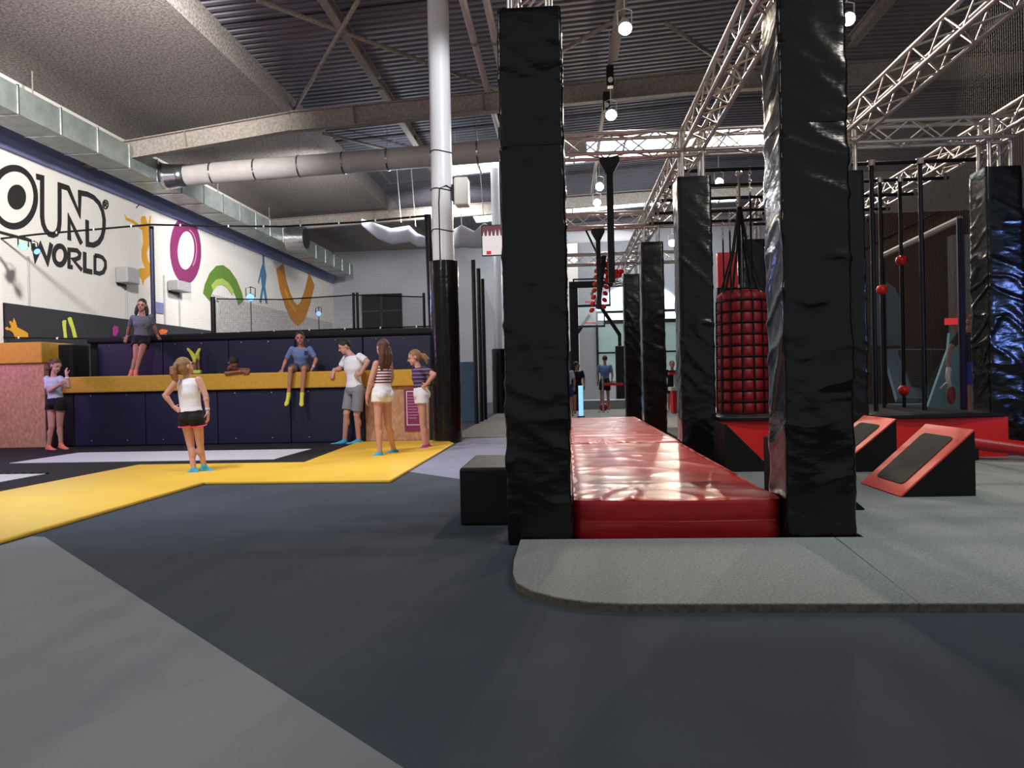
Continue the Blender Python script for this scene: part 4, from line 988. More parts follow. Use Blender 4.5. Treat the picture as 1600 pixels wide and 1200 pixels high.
# slanted trampolines
def quad3(pts, y0, y1): return [tuple(atY(px, py, y)) for (px, py), y in zip(pts, (y0, y0, y1, y1))]
t = empty('angled_trampoline', atY(1440, 630, 18), 'angled trampoline with pale blue padding behind the black poles', 'trampoline'); o = atY(1440, 630, 18)
A_ = [atY(1380, 545, 20.5), atY(1482, 545, 20.5), atY(1452, 622, 18.2), atY(1402, 622, 18.2)]
MB().prism(A_, (0, .1, -.1)).build('padding', 'pale_blue', t, origin=o)
A2 = [atY(1402, 552, 20.3), atY(1476, 552, 20.3), atY(1446, 606, 18.6), atY(1424, 606, 18.6)]
MB().prism([v+Vector((0, -.08, .08)) for v in A2], (0, .06, -.06)).build('jump_bed', 'black_bed', t, origin=o)
MB().box(atY(1380, 630, 18).x, atY(1450, 630, 18).x, 17.2, 18.0, .042, .33).build('floor_pad', 'pale_blue', t, origin=o)
ob = MB().prism([tuple(atY(a, b, 16.6)) for a, b in ((1445, 650), (1482, 545), (1484, 520), (1520, 520), (1520, 650))], (0, .1, 0)).build('side_padding', 'teal_pad'); tag(ob, 'teal triangular side padding behind the person at right', 'padding')
# net frame on the right
NX = 5.62
t = empty('net_enclosure', (NX, 12.5, 0), 'netted enclosure frame beyond the red platforms', 'net'); o = Vector((NX, 12.5, 0))
fa = atX(1500, 342, NX); fb = atX(1378, 400, NX)
MB().path([fa, fb], .05, 8).build('top_rail', 'grey_plastic', t, origin=o)
MB().add([(NX, 9.2, .042), (NX, 19, .042), (NX, 19, 3.2), (NX, 9.2, 3.5)], [(0, 1, 2, 3)]).build('netting', 'net_side', t, origin=o)
MB().cone((NX, fa.y, .042), (NX, fa.y, fa.z), .05, .05, 10).build('post', 'navy_vinyl', t, origin=o)
MB().cone((NX, fb.y, .042), (NX, fb.y, fb.z), .05, .05, 10).build('post', 'navy_vinyl', t, origin=o)
MB().add([(NX+.02, 9.2, 3.5), (NX+.02, 19, 3.3), (NX+.02, 19, 7.6), (NX+.02, 9.2, 7.6)], [(0, 1, 2, 3)]).build('upper_netting', 'net_side', t, origin=o)
# bright things beyond: lit vending / signage at far right behind the net
for (px, py0, py1, y, w, mm, l) in ((1488, 497, 507, 20.5, .30, 'tv_red', 'small pinkish lit sign behind the right-hand net post'),):
    a = atY(px, py0, y); b = atY(px, py1, y); ob = MB().box(a.x-w/2, a.x+w/2, y, y+.1, b.z, a.z).build('lit_sign', mm, origin=(a.x, y, b.z)); tag(ob, l, 'sign')
ob = MB().box(atY(1488, 500, 21).x, atY(1520, 500, 21).x, 20.9, 21.2, 0.0, 4.6).build('pale_panel', 'plaster', origin=(10.3, 21, 3.3)); tag(ob, 'pale panel behind the net left of the bluish pillar', 'panel')
p = atX(1489, 592, 5.7)
t = empty('hanging_backpack', atY(1487, 630, 12.2), 'red bag with white straps behind the platform at right', 'bag'); o = atY(1487, 630, 12.2)
MB().ball(atY(1486, 617, 12.2), (.07, .05, .15), 14, 10).build('bag', 'red_dark', t, smooth=True, origin=o)
MB().path([atY(1483, 574, 12.2), atY(1481, 590, 12.2), atY(1484, 605, 12.2)], [.04, .035, .03], 8).build('cloth', 'white_plastic', t, smooth=True, origin=o)
MB().path([atY(1469, 607, 12.2), atY(1478, 598, 12.2), atY(1490, 604, 12.2)], .012, 6).build('strap', 'white_plastic', t, origin=o)

# ------------------------------------------------------------------ PEOPLE
def remesh(mb, name, m, parent, org, vox, smooth=3, subtract=None):
    o = mb.build(name, m, None, True, origin=org); o.location = (0, 0, 0)
    r = o.modifiers.new('r', 'REMESH'); r.mode = 'VOXEL'; r.voxel_size = vox; r.use_smooth_shade = True
    if smooth:
        s = o.modifiers.new('s', 'SMOOTH'); s.factor = .5; s.iterations = smooth
    dg = bpy.context.evaluated_depsgraph_get(); dg.update()
    me = bpy.data.meshes.new_from_object(o.evaluated_get(dg)); me.name = name
    old = o.data; o.modifiers.clear(); o.data = me; bpy.data.meshes.remove(old)
    o.parent = parent
    return o
def mix(a, b, t): return Vector(a).lerp(Vector(b), t)
def person(Y, J, s, face, label, skin='skin', hair='hair_dark', hairstyle='short', shirt=None, shorts=None, socks=None,
           base=None, detail=True, sleeve=.45, hem=.8, female=False, chest=1.0, hips=1.0, shirt_len=0.0, fat=1.0, curl=0.5, trim=None, palmn=None, strap=None, group=None):
    """J: joint -> (px, py, dy) read on the photo plane at depth Y+dy; s = stature / 1.70 m"""
    G = {k: atY(v[0], v[1], Y+v[2]) for k, v in J.items()}
    hd = G['head']; nk = G['neck']
    pel = (G['hipL']+G['hipR'])/2
    if base is None: base = min(G['anL'].z, G['anR'].z)
    t = empty('person', (pel.x, pel.y, base), label, 'person', group); org = Vector((pel.x, pel.y, base))
    f = Vector(face).normalized(); upv = (hd-nk).normalized(); side = f.cross(upv).normalized(); f2 = upv.cross(side).normalized()
    Rh = Matrix((side, f2, upv)).transposed()
    vox = .0065 if detail else .016
    # --- torso section frames
    sh = (G['shR']-G['shL']); hp = (G['hipR']-G['hipL'])
    shm = (G['shR']+G['shL'])/2
    hipw = .155*s*hips; 
    def ax(t_):
        a = sh.normalized().lerp(hp.normalized(), t_) 
        return a.normalized()
    def tf(up): 
        pass
    wsh = max(sh.length/2, .12*s)
    spine = (shm-pel).normalized()
    def torso(infl, t0=0.0, t1=1.0, flare=0.0):
        # t: 0 top of shoulders .. 1 crotch
        prof = [(0.0, wsh*.45, .055*s), (0.05, wsh*.80, .070*s), (.16, wsh*.92, .098*s*chest), (.34, wsh*.88, .112*s*chest), (.55, .128*s*fat*(.88 if female else 1), .092*s*fat),
                (.66, .128*s*fat*(.92 if female else 1), .094*s*fat), (.82, hipw*.97, .110*s*fat*(1.08 if female else 1)), (.94, hipw*1.0, .115*s*fat*(1.08 if female else 1)), (1.04, hipw*.86, .095*s*fat)]
        top = shm + spine*.035*s; bot = pel - spine*.075*s
        L = []
        N = 24
        ts = [t0+(t1-t0)*k/N for k in range(N+1)]
        for tt in ts:
            for i in range(len(prof)-1):
                if prof[i][0] <= tt <= prof[i+1][0]: break
            a, b = prof[i], prof[i+1]; u = (tt-a[0])/(b[0]-a[0]); u = min(max(u, 0), 1); u = u*u*(3-2*u)
            w = a[1]+(b[1]-a[1])*u+infl+flare*tt; d = a[2]+(b[2]-a[2])*u+infl+flare*tt
            c = top.lerp(bot, tt/1.04)
            x = ax(min(1, tt)); x = (x-spine*x.dot(spine)).normalized(); y = spine.cross(x).normalized()
            L.append([c + x*w*math.cos(2*PI*k/20)*(1.0) + y*d*math.sin(2*PI*k/20) for k in range(20)])
        return L
    B = MB()
    B.loft(torso(0))
    fx = spine.cross(ax(.5)).normalized()
    if fx.dot(f) < 0: fx = -fx
    bfront = fx
    if female and s > .8:
        for q in (-1, 1):
            B.ball(shm-spine*.14*s+ax(0)*q*.065*s+bfront*.075*s, .055*s, 12, 8)
    for q in (-1, 1):   # seat
        B.ball(pel-spine*.02*s+ax(1)*q*.07*s-bfront*.055*s, .082*s*fat, 12, 8)
    B.capsule(shm+spine*.0, nk.lerp(hd, .35), .058*s, .05*s)
    # head
    hr = .112*(.55+.45*s)
    def H(x, y, z): return hd + Rh @ Vector((x, y, z))
    B.ball(H(0, -.008, .02), (hr*.70, hr*.88, hr*.86), 20, 14, Rh)
    B.ball(H(0, .030, -.045), (hr*.55, hr*.60, hr*.62), 16, 12, Rh)
    B.ball(H(0, .068, -.085), (hr*.26, hr*.25, hr*.2), 12, 8, Rh)
    B.cone(H(0, hr*.78, .01), H(0, hr*1.02, -.022), .008, .017, 10)
    B.ball(H(0, hr*.98, -.024), (.015, .014, .011), 10, 8, Rh)
    for q in (-1, 1): 
        B.ball(H(q*hr*.72, -.012, -.01), (.010, .022, .032), 10, 8, Rh)
        B.ball(H(q*.028, hr*.80, .028), (.022, .010, .008), 8, 6, Rh)
    B.ball(H(0, hr*.80, -.056), (.026, .012, .010), 8, 6, Rh)
    def arm(S_, E, W, K, mb, infl=0, part=(0, 2)):
        mb.capsule(G[S_], G[E], .052*s+infl, .040*s+infl)
        mb.capsule(mix(G[E], G[W], .02), G[W], .041*s+infl, .027*s+infl); mb.ball(mix(G[E], G[W], .25), .043*s+infl)
    def hand(W, T_, sgn):
        w = G[W]; tip = G[T_]; d = (tip-w); L = max(min(d.length, .19*s), .14*s); d.normalize()
        n = Vector(palmn[sgn]) if palmn and palmn.get(sgn) else Vector((sgn*.3, 1, .2))
        n = (n-d*n.dot(d)).normalized(); b = d.cross(n).normalized()
        pl = w+d*L*.28
        Rm = Matrix((b, n, d)).transposed()
        B.ball(pl, (.040*s, .017*s, .052*s), 12, 10, Rm)
        for i, (off, ln) in enumerate(((-.030, .80), (-.010, 1.0), (.011, .95), (.031, .75))):
            p0 = pl+d*.035*s+b*off*s*.9; l3 = L*.52*ln
            p1 = p0+(d+b*off*3).normalized()*l3*.45; dd = (d+n*curl+b*off*3).normalized(); p2 = p1+dd*l3*.32; p3 = p2+(d+n*curl*2).normalized()*l3*.25
            for a_, b_, r_ in ((p0-d*.02*s, p1, .0092), (p1, p2, .0086), (p2, p3, .0080)): B.capsule(a_, b_, r_*max(s, .85), r_*.95*max(s, .85), 8)
        th0 = pl-d*.01*s-b*.034*s; th1 = th0+(d*.7-b*.75+n*.25).normalized()*.036*s; th2 = th1+(d*.95-b*.25+n*.4).normalized()*.030*s
        B.capsule(th0, th1, .0115*s, .0100*s, 8); B.capsule(th1, th2, .0100*s, .0088*s, 8)
        B.capsule(w-d*.02, pl, .026*s, .026*s)
    arm('shL', 'elL', 'wrL', 'haL', B); arm('shR', 'elR', 'wrR', 'haR', B)
    if detail: hand('wrL', 'haL', -1); hand('wrR', 'haR', 1)
    else:
        for W, T_, q in (('wrL', 'haL', -1), ('wrR', 'haR', 1)): hand(W, T_, q)
    def leg(q, mb=None, infl=0):
        mb = mb or B
        h, k, a, to = G['hip'+q], G['kn'+q], G['an'+q], G['to'+q]
        mb.capsule(h, k, .078*s*fat+infl, .054*s+infl, 16); mb.ball(mix(h, k, .25), .082*s*fat+infl, 14, 10)
        mb.capsule(k, a, .050*s+infl, .036*s+infl, 14)
        d = (a-k).normalized(); fwd = (to-a); back = fwd-d*fwd.dot(d)
        back = back.normalized() if back.length > 1e-4 else f
        mb.ball(mix(k, a, .30)-back*.012*s, (.053*s+infl, .053*s+infl, .10*s), 12, 10, Matrix((back, d.cross(back).normalized(), d)).transposed())
    def foot(q, mb, infl=0):
        k, a, to = G['kn'+q], G['an'+q], G['to'+q]
        d = (a-k).normalized(); fwd = (to-a); fw_ = (fwd-d*fwd.dot(d)*0.0).normalized()
        flat = (to-a); 
        heel = a+d*.035*s-(flat-d*flat.dot(d)).normalized()*.035*s
        mb.capsule(mix(k, a, .93), a, .037*s+infl, .040*s+infl, 12)
        mb.capsule(heel, mix(heel, to, .55), .034*s+infl, .036*s+infl, 12)
        sd = d.cross((to-heel)).normalized(); fl = (to-heel).normalized(); up = sd.cross(fl).normalized()
        mb.ball(mix(heel, to, .74), (.042*s+infl, .075*s, .025*s+infl), 14, 10, Matrix((sd, fl, up)).transposed())
        mb.capsule(a, mix(heel, to, .6), .036*s+infl, .028*s+infl, 12)
    for q in 'LR': leg(q); foot(q, B)
    body = remesh(B, 'body', skin, t, org, vox, 3)
    # --- clothes
    if shirt:
        C = MB(); C.loft(torso(.013, .015, .74+shirt_len, flare=.004))
        if female and s > .8:
            for q in (-1, 1): C.ball(shm-spine*.14*s+ax(0)*q*.065*s+bfront*.075*s, .055*s+.012, 12, 8)
        if sleeve > 0:
            for a, b in (('shL', 'elL'), ('shR', 'elR')):
                e = mix(G[a], G[b], sleeve*1.35); C.ball(G[a], .052*s+.009, 12, 8); C.cone(G[a], e, .052*s+.008, .045*s+.013, 14)
        remesh(C, 'shirt', shirt, t, org, vox*1.4, 2)
    if shorts:
        C = MB(); C.loft(torso(.014, .62 if not female else .60, 1.04))
        for q in (-1, 1): C.ball(pel-spine*.02*s+ax(1)*q*.07*s-bfront*.055*s, .082*s*fat+.012, 12, 8)
        for q in 'LR':
            h, k = G['hip'+q], G['kn'+q]; e = mix(h, k, hem)
            C.ball(h, .078*s*fat+.014, 14, 8)
            C.cone(h, e, .080*s*fat+.017, (.084*s*fat*(1-hem)+.060*s*hem)+.028, 18)
        sho = remesh(C, 'shorts', shorts, t, org, vox*1.4, 1)
        if trim:
            for q in 'LR':
                h, k = G['hip'+q], G['kn'+q]; e = mix(h, k, hem); d = (k-h).normalized(); u, w_ = MB().frame(d); R_ = (.084*s*fat*(1-hem)+.060*s*hem)+.028
                MB().path([e+(u*math.cos(a*PI/12)+w_*math.sin(a*PI/12))*R_ for a in range(24)], .009, 6, True).build('hem_trim', trim, sho, smooth=True, origin=org)
            # side piping
    if socks:
        for q in 'LR':
            C = MB(); foot(q, C, .005); remesh(C, 'sock', socks, t, org, vox*1.3, 2)
    # --- hair
    C = MB(); hs = hr
    C.ball(H(0, -.020, .032), (hs*.76, hs*.92, hs*.86), 18, 12, Rh)
    if hairstyle in ('long', 'ponytail', 'curly', 'shoulder'):
        C.ball(H(0, -.040, -.01), (hs*.74, hs*.74, hs*.85), 16, 12, Rh)
    if hairstyle == 'long':
        for q in (-.035, 0, .035): C.path([H(q, -.07, .0), H(q*1.4, -.10, -.10), H(q*1.5, -.10, -.22), H(q*1.2, -.085, -.33)], [.05, .052, .045, .015], 10)
    if hairstyle == 'shoulder':
        for q in (-1, 1): C.path([H(q*.06, -.03, .0), H(q*.085, -.02, -.09), H(q*.095, .0, -.17), H(q*.09, .01, -.22)], [.035, .04, .034, .01], 10)
    if hairstyle == 'ponytail':
        C.ball(H(.0, -.115, .045), .032, 10, 8)
        C.path([H(0, -.11, .04), H(.0, -.16, .02), H(0, -.175, -.05), H(0, -.165, -.12), H(0, -.15, -.16)], [.022, .042, .045, .035, .01], 10)
    if hairstyle == 'curly':
        rr = random.Random(4)
        for k in range(26): C.ball(H(rr.uniform(-.07, .07), -.10+rr.uniform(-.05, .04), rr.uniform(-.13, .08)), rr.uniform(.025, .04), 8, 6)
    if hairstyle == 'sidepony':
        C.ball(H(0, -.03, .0), (hs*.74, hs*.78, hs*.8), 16, 12, Rh)
        C.path([H(0, -.09, .0), H(0, -.14, -.03), H(0, -.17, -.10), H(0, -.15, -.17)], [.045, .05, .045, .012], 10)
    hr_o = remesh(C, 'hair', hair, t, org, vox*1.2, 2)
    # carve the face: drop hair vertices in front of the hair line
    me = hr_o.data; bm = bmesh.new(); bm.from_mesh(me)
    kill = []
    for v in bm.verts:
        l = Rh.transposed() @ (v.co+org-hd)
        if l.y > hr*.36 and l.z < .052-(.02 if hairstyle == 'short' else 0) or (l.y > hr*.08 and l.z < .01 and hairstyle not in ('shoulder',)) : kill.append(v)
        elif hairstyle == 'short' and (l.z < -.02 and l.y > -hr*.35 or l.z < -.06): kill.append(v)
    bmesh.ops.delete(bm, geom=kill, context='VERTS'); bm.to_mesh(me); bm.free()
    if detail:
        for q in (-1, 1):
            MB().ball(H(q*.030, hr*.815, .008), (.011, .006, .006), 10, 8, Rh).build('eye', 'eye_dark', t, smooth=True, origin=org)
            MB().ball(H(q*.031, hr*.845, .030), (.018, .005, .004), 8, 6, Rh).build('eyebrow', hair, t, smooth=True, origin=org)
        MB().ball(H(0, hr*.885, -.056), (.022, .006, .006), 10, 6, Rh).build('mouth', 'lip', t, smooth=True, origin=org)
    if strap:
        W, m_ = strap; w = G[W]; e = G[{'wrL': 'elL', 'wrR': 'elR'}[W]]; d = (w-e).normalized(); c = w-d*.03*s
        MB().cone(c-d*.012, c+d*.012, .033*s, .033*s, 14).build('wristband', m_, t, smooth='angle', origin=org)
    t['g'] = 0; del t['g']
    return t, G, org

# 1 girl from behind, ponytail
person(8.89, dict(head=(289, 572.5, -.02), neck=(293, 588, 0), shL=(277.5, 595, 0), shR=(310, 593.5, 0), elL=(258, 618, -.05), wrL=(271.5, 636, -.03), haL=(283, 643, -.08),
    elR=(321.5, 618, .0), wrR=(324.5, 642, -.02), haR=(325.5, 662, -.03), hipL=(290, 652, 0), hipR=(308, 652, 0),
    knL=(298, 696, .03), knR=(312.5, 694, .04), anL=(303, 735, 0), anR=(319, 729, .1), toL=(284, 742.5, .02), toR=(333, 736, .15)), .83, (.45, .9, .05),
    'girl in white vest and pink-trimmed black shorts, seen from behind', hair='hair_blond', hairstyle='ponytail', shirt='cloth_white', shorts='cloth_black', socks='sock_cyan',
    sleeve=0, hem=.30, shirt_len=.05, trim='pink_trim', fat=1.05, strap=('wrR', 'cloth_pale'), palmn={-1: (0, -1, 0), 1: (-1, 0, 0)})
# 2 girl at far left, hand to face
person(12.76, dict(head=(88, 572, 0), neck=(83, 585.5, 0), shL=(73.5, 592, .06), shR=(94, 592, -.05), elL=(78, 611, -.12), wrL=(92, 602, -.22), haL=(101, 596, -.24),
    elR=(107, 604, -.16), wrR=(104.5, 588, -.14), haR=(102, 574, -.1), hipL=(80.5, 630, .05), hipR=(95, 630, -.05),
    knL=(80.5, 667, 0), knR=(93.5, 665, 0), anL=(76, 698, 0), anR=(95.5, 695, 0), toL=(87, 704, -.12), toR=(106, 702, -.1)), .95, (.85, -.45, -.12),
    'girl in pale t-shirt and black shorts at far left with a hand at her mouth', hair='hair_brown', hairstyle='curly', shirt='cloth_pale', shorts='cloth_black', socks='sock_orange', sleeve=.5, hem=.28,
    female=True, fat=1.06, strap=('wrR', 'cloth_white'))
# 3 girl on the ledge
person(13.5, dict(head=(221.5, 476.5, .35), neck=(221, 490, .38), shL=(208, 496.5, .40), shR=(236, 495, .40), elL=(201.5, 514, .55), wrL=(199, 526, .66), haL=(194, 536, .66),
    elR=(241, 511, .52), wrR=(245, 523, .64), haR=(251, 532, .66), hipL=(214, 531, .42), hipR=(227, 531, .42),
    knL=(212.5, 557, .15), knR=(219, 557, .10), anL=(205.5, 581, .05), anR=(212.5, 580, -.02), toL=(203, 588, -.17), toR=(213, 589, -.22)), .90, (.25, -.95, -.1),
    'girl in grey t-shirt standing on the yellow beam, leaning back on the rail', skin='skin_tan', hair='hair_dark', hairstyle='shoulder', shirt='cloth_grey', shorts='cloth_black', socks='sock_orange',
    sleeve=.5, hem=.38, female=True, fat=1.08, base=1.28, strap=('wrL', 'cloth_pale'))
# 4 boy seated
person(13.3, dict(head=(468.5, 527.5, .02), neck=(470.5, 540.5, .06), shL=(456.5, 545.5, .08), shR=(484, 545.5, .08), elL=(446.5, 564, .14), wrL=(441.5, 577, .08), haL=(437.5, 586, -.06),
    elR=(494, 562, .12), wrR=(489, 574.5, .06), haR=(482.5, 582, -.03), hipL=(463.5, 574, .18), hipR=(477.5, 574, .18),
    knL=(454, 577, -.2), knR=(475, 576, -.2), anL=(451, 617, -.19), anR=(472, 617, -.19), toL=(446.5, 634, -.28), toR=(471, 635, -.3)), .86, (.25, -.93, -.08),
    'boy in blue t-shirt and yellow socks sitting on the yellow beam', skin='skin_tan', hair='hair_dark', hairstyle='short', shirt='cloth_blue', shorts='shorts_olive', socks='sock_yellow', sleeve=.55, hem=.72, base=.69, strap=('wrR', 'cloth_pale'),
    palmn={-1: (0, 0, -1), 1: (0, 0, -1)})
bt, bg, bo = [(t_, None, None) for t_ in bpy.data.objects if t_.get('label', '').startswith('boy in blue')][0]
pk = atY(478.5, 552, 13.22); pb_ = Vector(bt.location)
MB().obox(pk, Vector((1, 0, 0)), Vector((0, 1, .05)).normalized(), Vector((0, 0, 1)), .035, .004, .04).build('pocket', 'cloth_navy', bt, bevel=.004, origin=pb_)
# 5 boy lying on the ledge
person(13.4, dict(head=(364.5, 567.0, -.10), neck=(358, 577, .02), shL=(353, 582, -.02), shR=(361, 581, .26), elL=(353.5, 583.5, -.20), wrL=(377, 580, -.22), haL=(392, 583, -.22),
    elR=(368, 577, .10), wrR=(381, 577, .02), haR=(390, 578.5, -.02), hipL=(329, 601, .42), hipR=(332, 600, .58),
    knL=(307, 599, .60), knR=(312, 598, .70), anL=(304, 562, .60), anR=(309, 559, .68), toL=(292, 543, .60), toR=(312, 545, .72)), .82, (.75, -.62, -.1),
    'boy in black with head and arms over the yellow beam, yellow socks raised behind', skin='skin_dark', hair='hair_dark', hairstyle='short', shirt='cloth_black', shorts='cloth_black', socks='sock_yellow', sleeve=.5, hem=.7, base=.99, strap=('wrL', 'orange_hot'))
ob = MB().box(-6.83, -6.68, 13.62, 13.70, 1.30, 1.36).build('foam_strip', 'neon', bevel=.01, origin=(-6.75, 13.65, 1.3)); tag(ob, 'small lime green strip on the yellow beam below the yellow socks', 'strip')
# 7 man in polo
person(13.0, dict(head=(538.5, 541.5, .0), neck=(545, 553, .02), shL=(540.5, 560, .20), shR=(562, 557, -.14), elL=(531, 576, .22), wrL=(521.5, 578.5, .24), haL=(517, 592, .15),
    elR=(574.5, 565, -.18), wrR=(563, 584, -.2), haR=(556, 587, -.17), hipL=(548, 609, .10), hipR=(560.5, 609, -.06),
    knL=(541.5, 646, .0), knR=(557.5, 648, -.05), anL=(538.5, 690, .08), anR=(560.5, 689, .08), toL=(515, 695.5, -.05), toR=(541, 694.5, -.06)), 1.06, (-.85, -.42, -.22),
    'young man in white polo shirt and grey shorts leaning a hand on the yellow beam', skin='skin', hair='hair_dark', hairstyle='short', shirt='cloth_white', shorts='shorts_grey', socks='sock_cyan', sleeve=.55, hem=.86, shirt_len=.12,
    palmn={1: (0, 1, 0), -1: (0, 0, -1)}, curl=.7)
# 8 woman in striped top
person(10.65, dict(head=(597.5, 543, .0), neck=(597, 558, .0), shL=(588, 568.5, -.08), shR=(608, 567.5, .10), elL=(580, 594, -.10), wrL=(573.5, 618, -.06), haL=(573, 634, -.05),
    elR=(612, 590, .25), wrR=(606, 606, .2), haR=(600, 612, .18), hipL=(591, 615, -.05), hipR=(603.5, 615, .08),
    knL=(591.5, 664, -.04), knR=(606, 663, .12), anL=(593.5, 710, -.02), anR=(615.5, 704.5, .40), toL=(573.5, 715.5, -.08), toR=(600, 712, .30)), .97, (-.62, .72, .12),
    'woman in red and white striped halter top and white shorts, back half turned', hair='hair_brown', hairstyle='long', shirt='stripe_red', shorts='cloth_white', socks='sock_cyan', sleeve=0, hem=.26, female=True, shirt_len=-.10,
    palmn={-1: (1, 0, 0), 1: (0, -1, 0)})
# 9 girl right
person(11.77, dict(head=(647.5, 558.5, 0), neck=(652, 570.5, 0), shL=(648, 577, .14), shR=(660.5, 577, -.12), elL=(652, 592, .32), wrL=(650, 604, .16), haL=(655, 606, .1),
    elR=(678.5, 585, -.20), wrR=(666.5, 600, -.16), haR=(660, 606, -.12), hipL=(655.5, 615, .08), hipR=(660, 615, -.06),
    knL=(662, 663, .12), knR=(660.5, 663, -.02), anL=(669, 697, .2), anR=(663.5, 699, -.02), toL=(650, 703, .2), toR=(646, 704.5, -.05)), .90, (-.93, -.22, -.03),
    'girl in dark striped t-shirt and white shorts standing before the purple rules sign', hair='hair_blond', hairstyle='sidepony', shirt='stripe_purple', shorts='cloth_white', socks='sock_purple', sleeve=.5, hem=.30, female=False, shirt_len=-.04)
# 10 person in black at right behind the net
person(12.4, dict(head=(1520, 500, .0), neck=(1514, 513, 0), shL=(1500, 522, -.1), shR=(1524, 522, .1), elL=(1485, 545, -.12), wrL=(1481, 563, -.12), haL=(1484, 577, -.12),
    elR=(1534, 548, .1), wrR=(1532, 570, .1), haR=(1530, 584, .1), hipL=(1511, 578, 0), hipR=(1526, 578, 0),
    knL=(1512, 617, -.05), knR=(1528, 617, 0), anL=(1516, 669, 0), anR=(1534, 669, 0), toL=(1508, 677, -.1), toR=(1526, 677, -.1)), .92, (-.8, -.3, -.35),
    'person in black t-shirt and blue shorts reaching down behind the bluish pillar', skin='skin_tan', hair='hair_dark', hairstyle='short', shirt='cloth_black', shorts='shorts_blue', socks=None, sleeve=.55, hem=.6, base=.042)
# far figures
def far(Y, px, py_top, py_bot, label, lean=0.0, shirt='cloth_navy', shorts='cloth_black', hair='hair_dark', face=(0, 1, 0), hs='short', s=.95, sitting=False, skin='skin_tan', base=.0):
    a0 = atY(px, 600, Y).z; a1 = atY(px, 700, Y).z; py_bot = 600+100*(a0-(base+.005))/(a0-a1)
    h = py_bot-py_top
    def q(dx, t, dy=0): return (px+dx*h+lean*(1-t)*h, py_top+t*h, dy)
    J = dict(head=q(0, .07), neck=q(0, .16), shL=q(-.10, .20), shR=q(.10, .20), elL=q(-.14, .36), wrL=q(-.13, .47, -.1), haL=q(-.13, .56, -.1), elR=q(.14, .36), wrR=q(.13, .47, -.1), haR=q(.13, .56, -.1),
             hipL=q(-.05, .50), hipR=q(.05, .50), knL=q(-.06, .73, -.02), knR=q(.06, .73, .1), anL=q(-.06, .955), anR=q(.07, .955, .15), toL=q(-.08, .99, .15 if face[1] > 0 else -.2), toR=q(.08, .99, .3 if face[1] > 0 else -.1))
    if sitting:
        J.update(knL=q(-.08, .53, -.42), knR=q(.08, .53, -.42), anL=q(-.08, .80, -.42), anR=q(.08, .80, -.42), toL=q(-.08, .84, -.6), toR=q(.08, .84, -.6))
    return person(Y, J, s, face, label, skin=skin, hair=hair, hairstyle=hs, shirt=shirt, shorts=shorts, socks=None, detail=False, sleeve=.5, hem=.6, base=base)
far(21.6, 889, 564, 645, 'person in pale top walking, mostly hidden behind the tall left pillar', lean=-.06, shirt='cloth_pale', shorts='cloth_navy', face=(-1, .2, 0), s=.86)
far(23.2, 904, 565, 641, 'dark-clothed person between the tall left pillar and the light tube', lean=-.04, shirt='cloth_black', face=(1, .3, -.1), s=.85)
far(25.4, 945, 555, 636, 'person in blue t-shirt and black shorts seen from behind the stanchion', shirt='cloth_blue', face=(0, 1, 0), s=1.0, base=.0)
far(23.2, 1050, 564, 645, 'person in dark clothes behind the small red counter', shirt='cloth_black', face=(0, -1, 0), s=.88)

# ------------------------------------------------------------------ LIGHT
def area(loc, size, sy, e, col, rot=(0, 0, 0)):
    l = bpy.data.lights.new('a', 'AREA'); l.shape = 'RECTANGLE'; l.size = size; l.size_y = sy; l.energy = e; l.color = col
    o = bpy.data.objects.new('hall_light', l); COL.objects.link(o); o.location = loc; o.rotation_euler = rot; return o
def pt(loc, e, col, r=.15):
    l = bpy.data.lights.new('p', 'POINT'); l.energy = e; l.color = col; l.shadow_soft_size = r
    o = bpy.data.objects.new('added_point', l); COL.objects.link(o); o.location = loc; return o
COOL = (.88, .93, 1.0)
def spot(loc, aim, e, col, size, r=.2):
    l = bpy.data.lights.new('s', 'SPOT'); l.energy = e; l.color = col; l.spot_size = size; l.spot_blend = .7; l.shadow_soft_size = r
    o = bpy.data.objects.new('added_spot', l); COL.objects.link(o); o.location = loc; o.rotation_euler = (Vector(aim)-Vector(loc)).to_track_quat('-Z', 'Y').to_euler(); return o
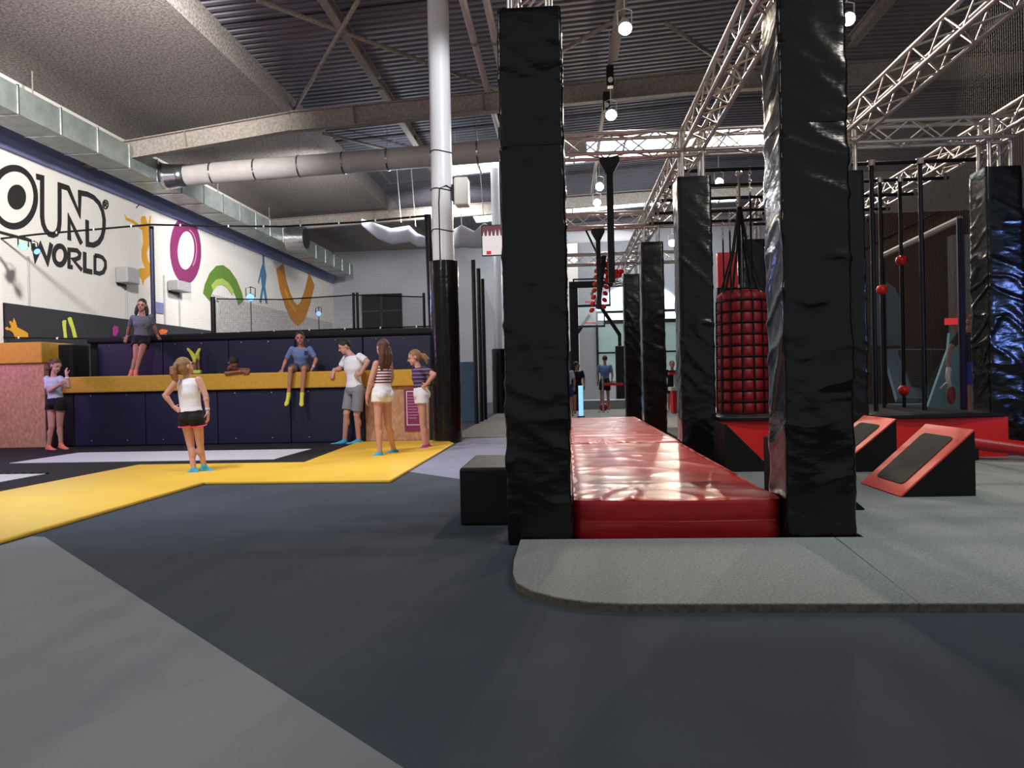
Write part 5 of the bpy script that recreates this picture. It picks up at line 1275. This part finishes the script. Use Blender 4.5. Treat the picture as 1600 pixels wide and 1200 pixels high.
# spots added to brighten walls, floor and column; no fixtures are built
spot((-5.5, 6.0, 7.0), (-5.2, 10.6, 0), 900, (.95, .93, 1.0), 1.6, .3)
spot((-3.0, 7.0, 7.2), (-2.5, 12.5, 0), 560, (1.0, .94, .9), 1.2, .3)
spot((-4.6, 9.0, 6.9), (-11.2, 17.5, 5.4), 4400, (1.0, .97, .93), 1.15, .3)
spot((-6.0, 20.0, 6.8), (-11.2, 26, 4.0), 1500, (1.0, .97, .95), 1.8, .3)
spot((-4.0, 26.0, 7.0), (-5.0, 36, 3.5), 900, (1.0, .97, .95), 1.9, .3)
spot((-3.5, 1.5, 7.3), (-3.6, 3.0, 0), 240, (.9, .97, 1.0), 1.5, .3)
spot((3.8, 4.0, 7.3), (3.4, 7.0, 0), 620, (.85, .95, 1.0), 1.3, .3)
spot((0.6, 8.0, 7.4), (-2.1, 13.2, 5.5), 1100, (.95, .97, 1.0), .5, .2)
spot((9.0, 3.0, 2.4), (5.2, 9.4, 2.0), 380, (.20, .34, 1.0), .5, .30)  # added blue spot outside the view, gives the right pillar its blue highlights
spot((-5.0, 4.6, 6.8), (-3.0, 7.4, 0), 420, (.50, .62, 1.0), .8, .2)
pt((-10.3, 11.6, 2.2), 60, (.75, .35, 1.0), .2)  # added purple point tinting the chip board at far left
# fill points added to lift the roof and far hall, without lamp bodies
pt((-5.0, 2.0, 5.6), 210, (1.0, .96, .92), .4)
pt((4.5, 1.0, 5.6), 210, (1.0, .94, .86), .4)
pt((-4.5, 22.0, 5.6), 190, (.9, .93, 1.0), .4)
pt((2.5, 29.0, 5.0), 190, (1.0, .97, .93), .4)
w = bpy.data.worlds.new('World'); SC.world = w; w.use_nodes = True
w.node_tree.nodes['Background'].inputs[0].default_value = (.84, .92, 1.0, 1); w.node_tree.nodes['Background'].inputs[1].default_value = .26

# ------------------------------------------------------------------ CAMERA
cd = bpy.data.cameras.new('camera'); cam = bpy.data.objects.new('camera', cd); COL.objects.link(cam)
cd.sensor_fit = 'HORIZONTAL'; cd.sensor_width = 36; cd.lens = 36*F/1600; cd.clip_end = 200
M = Matrix((RT, UP, -fw)).transposed().to_4x4(); M.translation = CAM; cam.matrix_world = M
SC.camera = cam
vs = SC.view_settings; vs.view_transform = 'Standard'; vs.look = 'None'; vs.gamma = 1; vs.use_curve_mapping = False; vs.exposure = 0.35
for o in bpy.data.objects:
    if o.type == 'MESH' and o.parent is None and 'label' in o and not o.get('category'): o['category'] = o.name.split('.')[0].replace('_', ' ')
